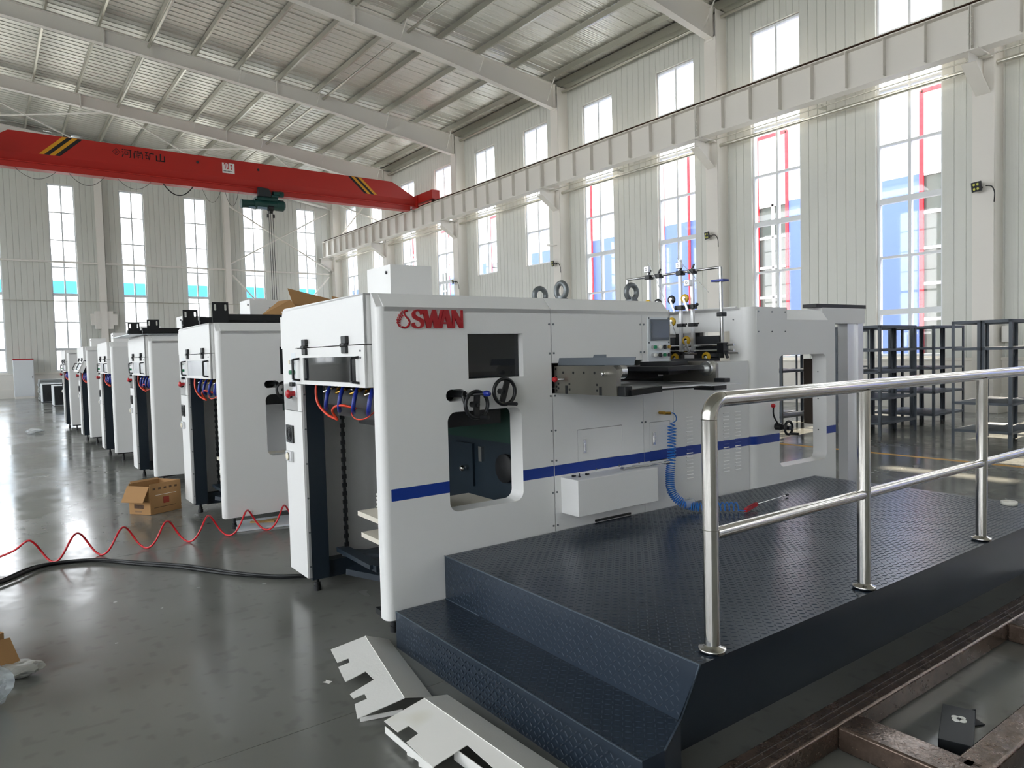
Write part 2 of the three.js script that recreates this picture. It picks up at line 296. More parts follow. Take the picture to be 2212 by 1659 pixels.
// crane runway: one riveted beam per bay, rail on top
{
  const xb = 17.75, beams = [];
  for (let k = 0; k + 1 < colZ.length; k++) {
    const z1 = colZ[k] - 0.006, z0 = colZ[k + 1] + (k === 6 ? 0.4 - 0.2 : 0.006), w = `${ord[colZ.length - 2 - k]} bay from the far wall`;
    const b = thing('crane_runway_beam', `white ribbed beam under the crane rail, ${w}`, 'runway beam', [xb, 7.99, z0], { group: 'crane runway beams' });
    part('web', box(xb - 0.005, 8.0, z0, xb + 0.005, 8.95, z1), mats.steelPaint, b);
    part('flange', [box(xb - 0.17, 8.94, z0, xb + 0.17, 8.965, z1), box(xb - 0.17, 7.985, z0, xb + 0.17, 8.01, z1)], mats.steelPaint, b);
    const n = 8, st = mrg([box(-0.15, 0.06, -0.005, -0.005, 0.93, 0.005), box(0.005, 0.06, -0.005, 0.15, 0.93, 0.005)]), en = mrg([box(-0.16, 0, -0.01, 0.16, 0.94, 0.01)]);
    for (let i = 1; i < n; i++) put('stiffener', st, mats.steelPaint, b, [xb, 8.01, z0 + (z1 - z0) * i / n]);
    put('end_plate', en, mats.steelPaint, b, [xb, 8.01, z0 + 0.012]); put('end_plate', en, mats.steelPaint, b, [xb, 8.01, z1 - 0.012]);
    if (k < 4) for (const e of [z0 + 0.02, z1 - 0.02]) for (let j = 0; j < 6; j++) part('bolt', cyl([xb - 0.12, 8.12 + j * 0.12, e - 0.022], [xb - 0.12, 8.12 + j * 0.12, e + 0.022], 0.014, 6), mats.steelPaint, b);
    const r = mesh('crane_rail', [extZ(ibeam(0.1, 0.1, 0.025, 0.03).map(([a, c]) => [xb + a, 9.018 + c]), z0, z1), ...Array.from({ length: 12 }, (_, i) => box(xb - 0.12, 8.966, z0 + 0.3 + i * 0.6, xb + 0.12, 8.99, z0 + 0.38 + i * 0.6))], mats.rail, `rusty brown crane rail on its white beam, ${w}`, 'crane rail', { group: 'crane rails' });
    // tie tubes along the wall below the runway and at the eaves
    mesh('wall_tie_tube', [cyl([18.5, 7.86, z0 + 0.1], [18.5, 7.86, z1 - 0.1], 0.057), cyl([18.5, 7.86, z0 + 0.02], [18.5, 7.86, z0 + 0.12], 0.08), cyl([18.5, 7.86, z1 - 0.12], [18.5, 7.86, z1 - 0.02], 0.08)], mats.galv, `round steel tube just below the crane runway beam, ${w}`, 'tie tube', { group: 'tubes below the crane runway' });
    mesh('eave_tie_tube', [cyl([18.62, 11.78, z0 + 0.1], [18.62, 11.78, z1 - 0.1], 0.05)], mats.galv, `round steel tube along the wall top under the eaves, ${w}`, 'tie tube', { group: 'eave tubes' });
    mesh('conductor_bar', [cyl([18.05, 7.93, z0], [18.05, 7.93, z1], 0.018, 8), box(18.03, 7.9, (z0 + z1) / 2 - 0.05, 18.3, 7.99, (z0 + z1) / 2 + 0.05)], mats.galv, `thin conductor pipe under the crane runway beam, ${w}`, 'conductor bar', { group: 'conductor bars' });
  }
  mesh('eave_strut', [extZ([[18.55, 11.97], [18.86, 11.97], [18.86, 12.22], [18.55, 12.25]], ZF, ZB)], mats.galv, 'long galvanised eave gutter strip where the roof meets the crane rail wall', 'gutter');
}

// ---------------------------------------------------------------- materials of the machines
Object.assign(mats, {
  paint: M(0xe9e9e7, 0.4, 0, { bumpMap: orangePeel, bumpScale: 0.00025 }), blue: M(0x0a3590, 0.4), navy: M(0x17242f, 0.45), press: M(0x1a2a36, 0.5), green: M(0x0f3a30, 0.5),
  tint: M(0x3a3e44, 0.04, 0, { transmission: 0.75, thickness: 0, ior: 1.5 }), plastic: M(0x101215, 0.38), plasticBlue: M(0x1b2f8f, 0.35), red: M(0xb4161f, 0.35), logoRed: M(0xa8141f, 0.32), cream: M(0xf0e7cf, 0.4),
  chrome: M(0xd8d8d6, 0.12, 1), brushed: M(0x8f8c84, 0.34, 0.9, { bumpMap: fine, bumpScale: 0.0003 }), alu: M(0xd9dadb, 0.35, 0.75), zinc: M(0x767b7d, 0.4, 0.6), yellow: M(0xd2a91d, 0.45), brass: M(0xb99545, 0.3, 0.9), orange: M(0xe0401f, 0.35), hoseRed: M(0xd8202c, 0.28),
  greenBtn: M(0x0d7a4a, 0.25), btnWhite: M(0xf2f2ea, 0.3), screen: M(0x6d7276, 0.12), board: M(0xd9d3c4, 0.7, 0, { bumpMap: fine, bumpScale: 0.001 }), paper: M(0xf1efe8, 0.8), kraft: M(0xa77f52, 0.85, 0, { bumpMap: fine, bumpScale: 0.0006 }), greySteel: M(0x5f666d, 0.45, 0.2), rackGrey: M(0x4a5159, 0.5, 0.1), hose: M(0x1a6fc4, 0.3),
});
const ZS = -3.62;                                             // outer face of the near machine's covers
const screwGeo = cyl([0, 0, 0], [0, 0, 0.006], 0.0065, 8), screwGeoX = cyl([0, 0, 0], [-0.006, 0, 0], 0.006, 8);
function flatLetters(str, cw, ch, color, font) {              // print: a small canvas used as flat lettering
  const c = document.createElement('canvas'); c.width = cw; c.height = ch; const x = c.getContext('2d'); x.fillStyle = font.bg || '#ffffff'; x.fillRect(0, 0, cw, ch); x.fillStyle = color; x.font = font.f; x.textAlign = 'center'; x.textBaseline = 'middle';
  if (typeof str === 'function') str(x); else x.fillText(str, cw / 2, ch / 2); const t = new THREE.CanvasTexture(c); t.colorSpace = THREE.SRGBColorSpace; return t;
}
function decal(w, h, t, rough = 0.5) { return [new THREE.PlaneGeometry(w, h), new THREE.MeshStandardMaterial({ map: t, roughness: rough })]; }
const serif = await new FontLoader().loadAsync('fonts/droid/droid_serif_bold.typeface.json');
const sansB = await new FontLoader().loadAsync('fonts/droid/droid_sans_bold.typeface.json');

// one die cutter: the delivery end towards -x, the operator's covers towards +z. full = the near machine with its logo and press covers.
function dieCutter(t, full) {
  const P = mats.paint;
  // --- operator side cover with window, lever slot and rounded inspection opening
  const slot = rrect(2.122, 1.369, 2.258, 1.441, 0.035), low = rrect(2.128, 0.708, 2.674, 1.306, 0.06);
  const win = [[2.283, 1.498], [2.697, 1.498], [2.697, 1.771], [2.283, 1.771]];
  const cover = part('front_cover', [
    extZ(shapeOf([[1.74, 0.15], [2.926, 0.15], [2.926, 1.926], [1.74, 1.926]], [slot, win, low]), ZS - 0.13, ZS),
    extX([[-ZS, 1.926], [-ZS + 0.075, 2.006], [-ZS + 0.13, 2.006], [-ZS + 0.13, 1.9], [-ZS, 1.9]], 1.74, 2.926),
    (() => { const s = new THREE.Shape(); s.moveTo(1.742, 3.62); s.absarc(1.742, 3.662, 0.042, -Math.PI / 2, -Math.PI, true); s.lineTo(1.7, 3.705); s.lineTo(1.742, 3.705); s.closePath(); return extY(s, 0.15, 1.926); })(),
    extX([[3.635, 1.926], [3.695, 2.006], [3.705, 2.006], [3.705, 1.926]], 1.7, 1.742),
  ], P, t);
  const stripe = (x0, x1, z = ZS) => box(x0, 0.829, z - 0.001, x1, 0.898, z + 0.0012);
  if (full) for (const [a, b] of [[1.748, 2.128], [2.674, 2.926]]) part('stripe', stripe(a, b), mats.blue, cover, { label: 'blue painted stripe' });
  const pane = part('window_pane', box(2.29, 1.5, ZS - 0.052, 2.69, 1.77, ZS - 0.046), mats.tint, t, { label: 'dark tinted window' });
  part('window_shelf', [box(2.3, 1.56, ZS - 0.5, 2.68, 1.575, ZS - 0.2), cyl([2.42, 1.56, ZS - 0.3], [2.42, 1.78, ZS - 0.3], 0.012, 8), cyl([2.47, 1.56, ZS - 0.3], [2.47, 1.78, ZS - 0.3], 0.012, 8), box(2.6, 1.58, ZS - 0.35, 2.66, 1.72, ZS - 0.22)], mats.greySteel, t);
  // --- lever in its slot and the two handwheels
  part('slot_box', [box(2.11, 1.36, ZS - 0.2, 2.27, 1.45, ZS - 0.131)], mats.black, t);
  const lv = part('lever', [cyl([2.2, 1.41, ZS - 0.1], [2.24, 1.41, ZS + 0.02], 0.02), cyl([2.25, 1.405, ZS + 0.02], [2.32, 1.41, ZS + 0.11], 0.008), cyl([2.225, 1.4, ZS + 0.02], [2.235, 1.31, ZS + 0.05], 0.01), ball([2.236, 1.305, ZS + 0.052], 0.013)], mats.plastic, t);
  part('lever_knob', lathe([[0, -0.03], [0.014, -0.028], [0.019, 0], [0.014, 0.028], [0, 0.03]], [2.33, 1.412, ZS + 0.12], 'z'), mats.plasticBlue, lv);
  const wheel = (x, y, ang) => {
    const z = ZS + 0.055, w = part('handwheel', [torus([x, y, z], 0.079, 0.0115), cyl([x, y, ZS - 0.02], [x, y, z + 0.01], 0.018), cyl([x, y, z + 0.01], [x, y, z + 0.018], 0.012, 6)], mats.plastic, t);
    const c = Math.cos(ang), s = Math.sin(ang); part('spoke', bar([x - 0.076 * c, y - 0.076 * s, z], [x + 0.076 * c, y + 0.076 * s, z], 0.038, 0.012, [0, 0, 1]), mats.plastic, w);
    part('grip', cyl([x + 0.02, y - 0.076, z], [x + 0.035, y - 0.076, z + 0.075], 0.011), mats.plastic, w);
  };
  wheel(2.3, 1.345, 1.5); wheel(2.507, 1.413, 1.25);
  // --- press side frame seen through the opening
  const press = part('press_frame', [box(2.86, 0.16, -5.05, 2.9, 1.9, ZS - 0.16), box(2.84, 0.62, -4.75, 2.86, 1.02, -3.85), box(2.82, 0.66, -4.7, 2.84, 0.98, -4.45)], mats.press, t);
  part('flange', lathe([[0, -0.03], [0.1, -0.03], [0.1, 0], [0, 0]], [2.815, 0.85, -4.0], 'x', 28), mats.black, press);
  part('catch', [box(2.815, 0.86, -4.36, 2.84, 0.97, -4.32), cyl([2.84, 0.8, -4.52], [2.78, 0.8, -4.52], 0.018), ball([2.775, 0.795, -4.52], 0.026)], mats.chrome, press);
  part('upper_guard', [box(2.7, 1.05, -4.9, 2.72, 1.36, ZS - 0.16), box(1.95, 1.33, -4.95, 2.75, 1.345, ZS - 0.14)], mats.green, t);
  // --- delivery hood, flap door with window
  part('hood', [
    extX((() => { const s = new THREE.Shape(); s.moveTo(3.712, 1.722); s.lineTo(5.14, 1.722); s.lineTo(5.14, 1.93); s.absarc(5.06, 1.93, 0.075, 0, Math.PI / 2, false); s.lineTo(3.712, 2.006); s.closePath(); return s; })(), 1.66, 1.674),
    extX([[3.712, 1.722], [3.72, 1.722], [3.72, 2.006], [3.712, 2.006]], 1.66, 1.74), extX([[3.712, 1.995], [5.14, 1.985], [5.14, 1.99], [3.712, 2.006]], 1.66, 2.9), box(1.66, 1.722, -5.17, 2.9, 1.95, -5.14),
  ], P, t);
  const door = part('flap_door', [extX(shapeOf([[3.712, 1.474], [4.86, 1.474], [4.86, 1.716], [3.712, 1.716]], [[[3.836, 1.5], [4.712, 1.5], [4.712, 1.653], [3.836, 1.653]]]), 1.654, 1.674), box(1.66, 1.474, -3.722, 1.74, 1.716, -3.712)], P, t);
  part('door_window', box(1.661, 1.498, -4.714, 1.667, 1.655, -3.834), full ? mats.tint : M(0xd5d8dc, 0.2), door, { label: full ? 'dark tinted window' : 'clear window backed with paper' });
  for (const [z] of [[-3.8], [-4.79]]) part('handle', [cyl([1.61, 1.51, z], [1.61, 1.64, z], 0.009), bar([1.655, 1.648, z], [1.608, 1.642, z], 0.024, 0.014), bar([1.655, 1.5, z], [1.608, 1.507, z], 0.024, 0.014)], mats.plastic, door);
  for (const z of [-3.97, -4.65]) part('hinge', [rbox(1.636, 1.728, z - 0.034, 1.66, 1.775, z + 0.034, 0.005), rbox(1.636, 1.672, z - 0.034, 1.66, 1.714, z + 0.034, 0.005), cyl([1.64, 1.721, z - 0.03], [1.64, 1.721, z + 0.03], 0.013)], mats.plastic, t);
  for (const y of [1.645, 1.684]) put('screw', screwGeoX, mats.zinc, t, [1.654, y, -3.76]);
  // --- rear post: white cover, grey edge, navy column, foot
  const post = part('post_cover', [box(1.66, 1.284, -5.14, 1.672, 1.722, -4.865), box(1.66, 1.284, -5.14, 1.672, 1.47, -4.79), box(1.66, 0.12, -5.14, 1.672, 1.28, -4.79), box(1.66, 0.12, -5.15, 1.76, 1.72, -5.14)], P, t);
  part('edge_strip', box(1.672, 0.12, -4.8, 1.69, 1.47, -4.788), mats.alu, post);
  for (let i = 0; i < 6; i++) put('screw', screwGeo, mats.zinc, post, [1.681, 0.2 + i * 0.24, -4.788]);
  part('column', box(1.69, 0.1, -5.12, 1.815, 1.98, -4.79), mats.navy, t);
  const foot = (x, z, n) => part('foot', [cyl([x, 0, z], [x, 0.035, z], 0.026), cyl([x, 0.035, z], [x, 0.06, z], 0.022, 6), cyl([x, 0.06, z], [x, 0.12, z], 0.015), ...(n ? [box(x - 0.09, 0.115, z - 0.06, x + 0.13, 0.15, z + 0.06)] : [])], mats.black, t);
  foot(1.752, -4.87); foot(1.84, -3.83, true); foot(2.85, -3.83, true); foot(2.85, -4.95, true);
  // --- push buttons, emergency stop, fan and lamp on the post
  const pl = part('button_plate', box(1.656, 1.38, -4.955, 1.66, 1.69, -4.872), mats.frame, post);
  [[1.625, mats.cream, mats.chrome], [1.553, mats.greenBtn, mats.greenBtn], [1.47, mats.plastic, mats.plastic]].forEach(([y, a, b]) => { part('button', [cyl([1.656, y, -4.935], [1.632, y, -4.935], 0.015)], a, pl); part('button', [cyl([1.656, y, -4.895], [1.63, y, -4.895], 0.015)], b, pl); });
  part('emergency_stop', [cyl([1.656, 1.405, -4.915], [1.62, 1.405, -4.915], 0.018), lathe([[0, 0], [0.028, 0], [0.03, 0.012], [0.02, 0.022], [0, 0.024]].map(([r, h]) => [r, -h]), [1.62, 1.405, -4.915], 'x').translate(0, 0, 0)], mats.red, pl);
  part('knob', ball([1.64, 1.385, -4.975], 0.02), mats.plastic, pl);
  const fan = part('fan_grille', [box(1.648, 1.05, -5.105, 1.66, 1.175, -4.965), ...[0.02, 0.035, 0.05].map((r) => torus([1.647, 1.112, -5.035], r, 0.0025, 'x', 6, 24)), cyl([1.65, 1.112, -5.035], [1.644, 1.112, -5.035], 0.014)], mats.plastic, post);
  const lamp = part('lamp_box', rbox(1.635, 0.915, -5.1, 1.66, 0.99, -4.99, 0.006), mats.alu, post); part('lens', lathe([[0, 0.012], [0.022, 0.008], [0.03, 0], [0, 0]].map(([r, h]) => [r, -h]).reverse(), [1.634, 0.952, -5.045], 'x'), mats.cream, lamp);
  // --- inside the delivery: back cover, valve rail with hoses, lifting chain and pile board
  part('back_cover', box(1.8, 0.05, -5.17, 2.9, 1.985, -5.15), mats.paint, t);
  const valve = part('valve_rail', [box(1.76, 1.34, -4.6, 2.6, 1.45, -3.8), box(1.78, 1.27, -4.45, 2.4, 1.34, -3.78), box(1.95, 1.2, -4.5, 2.6, 1.29, -3.75)], mats.black, t);
  for (let i = 0; i < 7; i++) {
    const z = -3.8 - i * 0.11; part('fitting', [cyl([1.79, 1.47, z], [1.74, 1.445, z + 0.02], 0.011, 8), cyl([1.74, 1.445, z + 0.02], [1.715, 1.425, z + 0.05 * (i % 2 ? 1 : -1)], 0.008, 8)], i % 3 ? mats.brass : mats.chrome, valve);
    if (i % 2 === 0) part('air_hose', tube([[1.74, 1.46, z], [1.705, 1.4, z + 0.03], [1.7, 1.345, z + 0.02], [1.735, 1.31, z - 0.06]], 0.0135, 24), mats.plasticBlue, valve);
  }
  part('air_hose', tube([[1.72, 1.6, -4.55], [1.7, 1.47, -4.6], [1.695, 1.36, -4.58], [1.72, 1.28, -4.48], [1.76, 1.245, -4.4]], 0.009, 30), mats.orange, valve);
  part('air_hose', tube([[1.76, 1.245, -4.4], [1.72, 1.3, -4.38], [1.7, 1.34, -4.28], [1.71, 1.35, -4.14], [1.76, 1.33, -4.1]], 0.008, 30), mats.orange, valve);
  part('air_hose', tube([[1.76, 1.33, -4.1], [1.71, 1.31, -4.05], [1.7, 1.28, -3.96], [1.72, 1.29, -3.86], [1.76, 1.33, -3.82]], 0.004, 30), mats.orange, valve);
  const chain = part('lifting_chain', Array.from({ length: 34 }, (_, i) => { const y = 0.33 + i * 0.03; return i % 2 ? box(1.908, y - 0.012, -4.722, 1.924, y + 0.018, -4.698) : box(1.9, y - 0.012, -4.716, 1.932, y + 0.018, -4.704); }), mats.black, t, { kind: 'stuff' });
  part('pile_arm', [box(1.86, 0.28, -4.76, 1.94, 0.31, -4.2), box(1.88, 0.27, -4.25, 2.55, 0.31, -4.15), bar([1.9, 0.28, -4.7], [2.35, 0.28, -4.2], 0.1, 0.025)], mats.navy, t);
  part('cross_member', [box(1.82, 0.08, -4.95, 2.86, 0.2, -4.85), bar([1.95, 0.2, -4.6], [2.5, 0.11, -3.78], 0.3, 0.04)], mats.navy, t);
  part('pile_board', box(1.79, 0.645, -4.2, 2.62, 0.675, -3.86), mats.board, t); part('pile_board', box(1.81, 0.505, -4.2, 2.62, 0.535, -3.84), mats.board, t); part('board_support', [box(1.95, 0.31, -4.15, 2.0, 0.505, -4.05), box(1.95, 0.535, -4.1, 2.0, 0.645, -4.0)], mats.navy, t);
  part('motor_box', box(2.32, 2.0, -5.1, 2.66, 2.315, -4.7), P, t);
  part('cable_gland', cyl([2.33, 2.26, -4.76], [2.31, 2.26, -4.76], 0.012), mats.plastic, t);
  return { cover, press };
}

// ---------------------------------------------------------------- the near machine
{
  const t = thing('die_cutting_machine', 'white die cutting machine with the red swan logo, beside the dark checker plate platform', 'machine', [1.7, 0, -5.2], { askew: true });
  const { cover } = dieCutter(t, true), P = mats.paint;
  // logo: raised red letters and a swan of flames
  const logo = part('logo', box(1.9, 1.8, ZS - 0.002, 2.25, 1.802, ZS - 0.001), P, t);
  const glyph = (ch, x0, x1, y0, y1) => {
    const g = new TextGeometry(ch, { font: serif, size: 1, depth: 1, curveSegments: 6, bevelEnabled: false }); g.computeBoundingBox(); const b = g.boundingBox;
    g.translate(-b.min.x, -b.min.y, 0).scale((x1 - x0) / (b.max.x - b.min.x), (y1 - y0) / (b.max.y - b.min.y), 0.012); return uvBox(g.translate(x0, y0, ZS));
  };
  const letter = (pts, hole) => extZ(shapeOf(pts, hole ? [hole] : []), ZS, ZS + 0.012);
  part('letter', glyph('S', 1.908, 1.988, 1.803, 1.912), mats.logoRed, logo);
  part('letter', letter([[1.978, 1.911], [2.008, 1.911], [2.024, 1.85], [2.044, 1.911], [2.066, 1.911], [2.079, 1.852], [2.1, 1.911], [2.113, 1.911], [2.083, 1.805], [2.053, 1.805], [2.043, 1.855], [2.029, 1.805], [2.005, 1.805]]), mats.logoRed, logo);
  part('letter', letter([[2.085, 1.805], [2.118, 1.911], [2.15, 1.911], [2.178, 1.805], [2.145, 1.805], [2.14, 1.829], [2.112, 1.829], [2.105, 1.805]], [[2.115, 1.84], [2.137, 1.84], [2.128, 1.876]]), mats.logoRed, logo);
  part('letter', letter([[2.176, 1.805], [2.176, 1.911], [2.2, 1.911], [2.236, 1.848], [2.236, 1.911], [2.249, 1.911], [2.249, 1.805], [2.226, 1.805], [2.19, 1.868], [2.19, 1.805]]), mats.logoRed, logo);
  const swan = (pts, r, m, s = 24) => part('swan_emblem', tube(pts.map(([x, y]) => [x, y, ZS + 0.004]), r, s, 6), m, logo);
  swan([[1.883, 1.902], [1.872, 1.905], [1.862, 1.892], [1.868, 1.875], [1.885, 1.858], [1.895, 1.84], [1.888, 1.82], [1.868, 1.808], [1.845, 1.812]], 0.0065, mats.logoRed, 40);
  swan([[1.878, 1.896], [1.868, 1.889], [1.875, 1.872], [1.89, 1.856], [1.901, 1.838], [1.893, 1.817], [1.87, 1.804]], 0.0028, mats.btnWhite, 40);
  swan([[1.87, 1.898], [1.859, 1.884], [1.866, 1.868], [1.88, 1.852], [1.888, 1.836]], 0.0028, mats.btnWhite, 30);
  [[[1.852, 1.904], [1.846, 1.89], [1.855, 1.872]], [[1.84, 1.896], [1.838, 1.878], [1.848, 1.862]], [[1.83, 1.884], [1.83, 1.868], [1.842, 1.852]], [[1.822, 1.87], [1.824, 1.856], [1.838, 1.843]], [[1.816, 1.856], [1.822, 1.842], [1.838, 1.834]], [[1.816, 1.84], [1.824, 1.828], [1.84, 1.822]], [[1.822, 1.826], [1.832, 1.815], [1.852, 1.81]]].forEach((p, i) => { swan(p, 0.0038, mats.logoRed, 12); swan(p.map(([x, y]) => [x + 0.004, y + 0.001]), 0.0018, mats.btnWhite, 12); });
  // press covers on the operator side
  const bevel = (x0, x1) => extX([[-ZS, 1.926], [-ZS + 0.075, 2.006], [-ZS + 0.13, 2.006], [-ZS + 0.13, 1.9], [-ZS, 1.9]], x0, x1);
  const c1 = part('press_cover', [box(2.934, 1.575, ZS - 0.02, 3.773, 1.926, ZS), bevel(2.934, 4.06)], P, t);
  const c2 = part('press_cover', [box(3.777, 1.53, ZS - 0.02, 4.075, 1.926, ZS), extZ([[4.06, 1.926], [4.075, 1.926], [4.06, 2.006]], ZS - 0.13, ZS - 0.075), box(4.055, 1.53, ZS - 0.4, 4.075, 1.94, ZS)], P, t);
  const c3 = part('press_cover', [extZ(shapeOf([[2.934, 0.46], [3.773, 0.46], [3.773, 1.375], [2.934, 1.375]], [[[3.138, 0.897], [3.556, 0.897], [3.556, 1.118], [3.138, 1.118]]]), ZS - 0.02, ZS), box(2.934, 0.15, ZS - 0.05, 3.773, 0.458, ZS - 0.01)], P, t);
  const c4 = part('press_cover', [extZ(shapeOf([[3.777, 0.4], [4.098, 0.4], [4.098, 1.385], [3.777, 1.385]], [[[3.838, 0.822], [4.058, 0.822], [4.058, 1.113], [3.838, 1.113]]]), ZS - 0.02, ZS)], P, t);
  const c5 = part('press_cover', [box(4.102, 0.2, ZS - 0.03, 5.02, 1.532, ZS), box(4.102, 1.52, -4.4, 5.02, 1.532, ZS - 0.03)], P, t);
  const stripe = (c, x0, x1, z = ZS) => part('stripe', box(x0, 0.829, z - 0.001, x1, 0.898, z + 0.0012), mats.blue, c, { label: 'blue painted stripe' });
  stripe(c3, 2.934, 3.773); stripe(c4, 3.777, 4.098); stripe(c5, 4.102, 5.02);
  for (const [x0, y0, x1, y1, hx, hy] of [[3.141, 0.9, 3.553, 1.115, 3.199, 1.0], [3.841, 0.9, 4.055, 1.11, 3.88, 0.99]]) {
    const d = part('access_door', box(x0, y0, ZS - 0.018, x1, y1, ZS - 0.001), P, t);
    part('latch', [box(hx - 0.013, hy - 0.047, ZS - 0.002, hx + 0.013, hy + 0.047, ZS + 0.004), rbox(hx - 0.006, hy - 0.03, ZS + 0.003, hx + 0.006, hy + 0.02, ZS + 0.009, 0.002)], mats.chrome, d);
  }
  for (const [xs, ys] of [[[2.912, 2.948], [1.83, 1.64, 1.36, 1.13, 0.93, 0.72, 0.5]], [[3.757, 3.793], [1.83, 1.63, 1.34, 1.12, 0.78]]]) for (const x of xs) for (const y of ys) put('screw', screwGeo, mats.zinc, t, [x, y, ZS]);
  // louvre slots pressed into the cover
  const louvre = uvBox(new THREE.CylinderGeometry(0.008, 0.008, 0.072, 8, 1, false, 0, Math.PI).rotateZ(Math.PI / 2).scale(1, 1, 0.7));
  for (const x of [4.275, 4.575, 4.72, 4.87]) for (let i = 0; i < 18; i++) if (x > 4.4 || i < 18) put('louvre', louvre, i === 8 || i === 9 ? mats.blue : P, t, [x, 1.115 - i * 0.0278, ZS]);
  // body behind the covers
  part('press_body', [box(2.92, 0.16, -5.0, 4.04, 1.36, ZS - 0.1), box(2.92, 1.6, -5.0, 4.04, 1.93, ZS - 0.1), box(2.92, 1.36, -5.0, 4.04, 1.6, -4.3), box(4.04, 0.16, -5.0, 4.98, 1.4, ZS - 0.1)], mats.dark, t);
  part('top_cover', [box(2.926, 1.985, -5.15, 4.06, 2.004, ZS - 0.13), box(1.74, 1.99, ZS - 0.2, 2.93, 2.004, ZS - 0.13), box(3.0, 2.0, -4.9, 3.6, 2.06, -4.5)], P, t);
  // screen and push buttons
  const pn = part('control_panel', box(3.832, 1.555, ZS - 0.001, 4.057, 1.884, ZS + 0.006), mats.frame, t);
  const sc = part('touch_screen', [rbox(3.85, 1.712, ZS + 0.004, 4.05, 1.868, ZS + 0.016, 0.004)], mats.greySteel, pn); part('display', box(3.864, 1.733, ZS + 0.0155, 4.042, 1.845, ZS + 0.017), mats.screen, sc);
  const col = [[mats.greenBtn, mats.btnWhite, mats.plastic, mats.brass], [mats.btnWhite, mats.plastic, mats.greenBtn, mats.plastic]];
  col.forEach((row, j) => row.forEach((m, i) => { const x = 3.876 + i * 0.05, y = 1.664 - j * 0.058; part('button', [cyl([x, y, ZS + 0.006], [x, y, ZS + 0.03], 0.0155)], mats.chrome, pn); part('button_cap', m === mats.plastic && (i === 2 || i === 1) ? [box(x - 0.008, y - 0.016, ZS + 0.03, x + 0.008, y + 0.016, ZS + 0.045)] : cyl([x, y, ZS + 0.03], [x, y, ZS + 0.042], 0.013), m, pn); }));
  for (const x of [3.84, 4.05]) for (const y of [1.876, 1.698]) put('screw', screwGeo, mats.zinc, pn, [x, y, ZS + 0.005]);
  // white drawer box on the cover
  part('side_box', [rbox(2.983, 0.575, ZS, 3.73, 0.815, -3.445, 0.004)], P, t);
  for (const x of [3.3, 3.52, 3.72]) put('screw', screwGeo, mats.zinc, t, [x, 0.83 - 0.0, ZS]);
  part('cable_slot', box(3.28, 0.468, ZS, 3.62, 0.482, ZS + 0.012), mats.black, t);
  // lifting eyes
  const eye = (x, z, axis) => part('lifting_eye', [torus([x, 2.088, z], 0.055, 0.02, axis), cyl([x, 2.0, z], [x, 2.03, z], 0.05), cyl([x, 2.03, z], [x, 2.05, z], 0.032)], mats.zinc, t);
  eye(3.3, -3.95, 'x'); eye(3.93, -3.87, 'z'); eye(3.42, -4.35, 'z');
  // sheet transfer arm of the press: two steel cheeks, tray between
  const cheek = (x0, x1, z1, y0, y1) => extX([[-ZS, y0], [-z1, y0], [-z1, y1 - 0.022], [-z1 + 0.03, y1], [-ZS, y1]].map(([a, b]) => [a, b]), x0, x1);
  const tf = part('side_table', [box(3.0, 1.4, ZS - 0.6, 3.98, 1.409, -3.06), box(3.7, 1.403, -3.06, 4.02, 1.408, -2.94)], mats.alu, t);
  const l = part('cheek_plate', [cheek(2.95, 2.985, -3.04, 1.376, 1.557)], mats.brushed, tf);
  for (let i = 0; i < 4; i++) part('hole', cyl([2.9505, 1.513, -3.53 + i * 0.1], [2.948, 1.513, -3.53 + i * 0.1], 0.0085, 10), mats.black, l);
  for (const [y, z] of [[1.535, -3.605], [1.485, -3.6], [1.42, -3.6], [1.395, -3.6], [1.44, -3.58], [1.41, -3.58], [1.44, -3.47], [1.405, -3.47], [1.44, -3.21], [1.405, -3.21]]) part('hole', cyl([2.9505, y, z], [2.948, y, z], 0.0075, 10), mats.black, l);
  for (const z of [-3.5, -3.18]) part('notch', box(2.9485, 1.376, z - 0.012, 2.951, 1.43, z + 0.012), mats.black, l);
  part('ball_knob', [ball([2.905, 1.47, -3.56], 0.019)], mats.red, l); part('knob_stem', cyl([2.91, 1.47, -3.56], [2.95, 1.47, -3.52], 0.006), mats.chrome, l);
  part('clamp_screw', [cyl([2.95, 1.51, -3.13], [2.925, 1.51, -3.13], 0.016), ball([2.925, 1.51, -3.13], 0.015)], mats.chrome, l);
  part('roller_cap', [cyl([2.986, 1.52, -3.07], [3.03, 1.52, -3.07], 0.045, 24), cyl([3.03, 1.52, -3.07], [3.05, 1.52, -3.07], 0.02, 16)], mats.steel, l);
  const r = part('cheek_plate', [cheek(3.99, 4.02, -3.14, 1.41, 1.557)], mats.brushed, tf); part('roller_cap', [cyl([3.99, 1.505, -3.2], [3.955, 1.505, -3.2], 0.05, 24), cyl([3.955, 1.505, -3.21], [3.93, 1.505, -3.21], 0.024, 16)], mats.steel, r);
  part('drive_bar', [box(3.05, 1.44, ZS - 0.1, 3.96, 1.52, ZS - 0.02), box(3.75, 1.47, ZS, 3.95, 1.56, -3.35), box(3.6, 1.5, -3.6, 3.98, 1.53, -3.22), box(3.1, 1.385, -3.3, 4.0, 1.399, -3.1)], mats.black, tf);
  part('clamp_block', [rbox(2.96, 1.375, -3.04, 3.02, 1.435, -2.98, 0.004), bar([3.0, 1.395, -2.99], [3.22, 1.41, -2.95], 0.05, 0.035), rbox(3.9, 1.36, -3.26, 4.03, 1.4, -3.08, 0.004), rbox(3.97, 1.412, -3.14, 4.03, 1.44, -3.05, 0.004)], mats.plastic, tf);
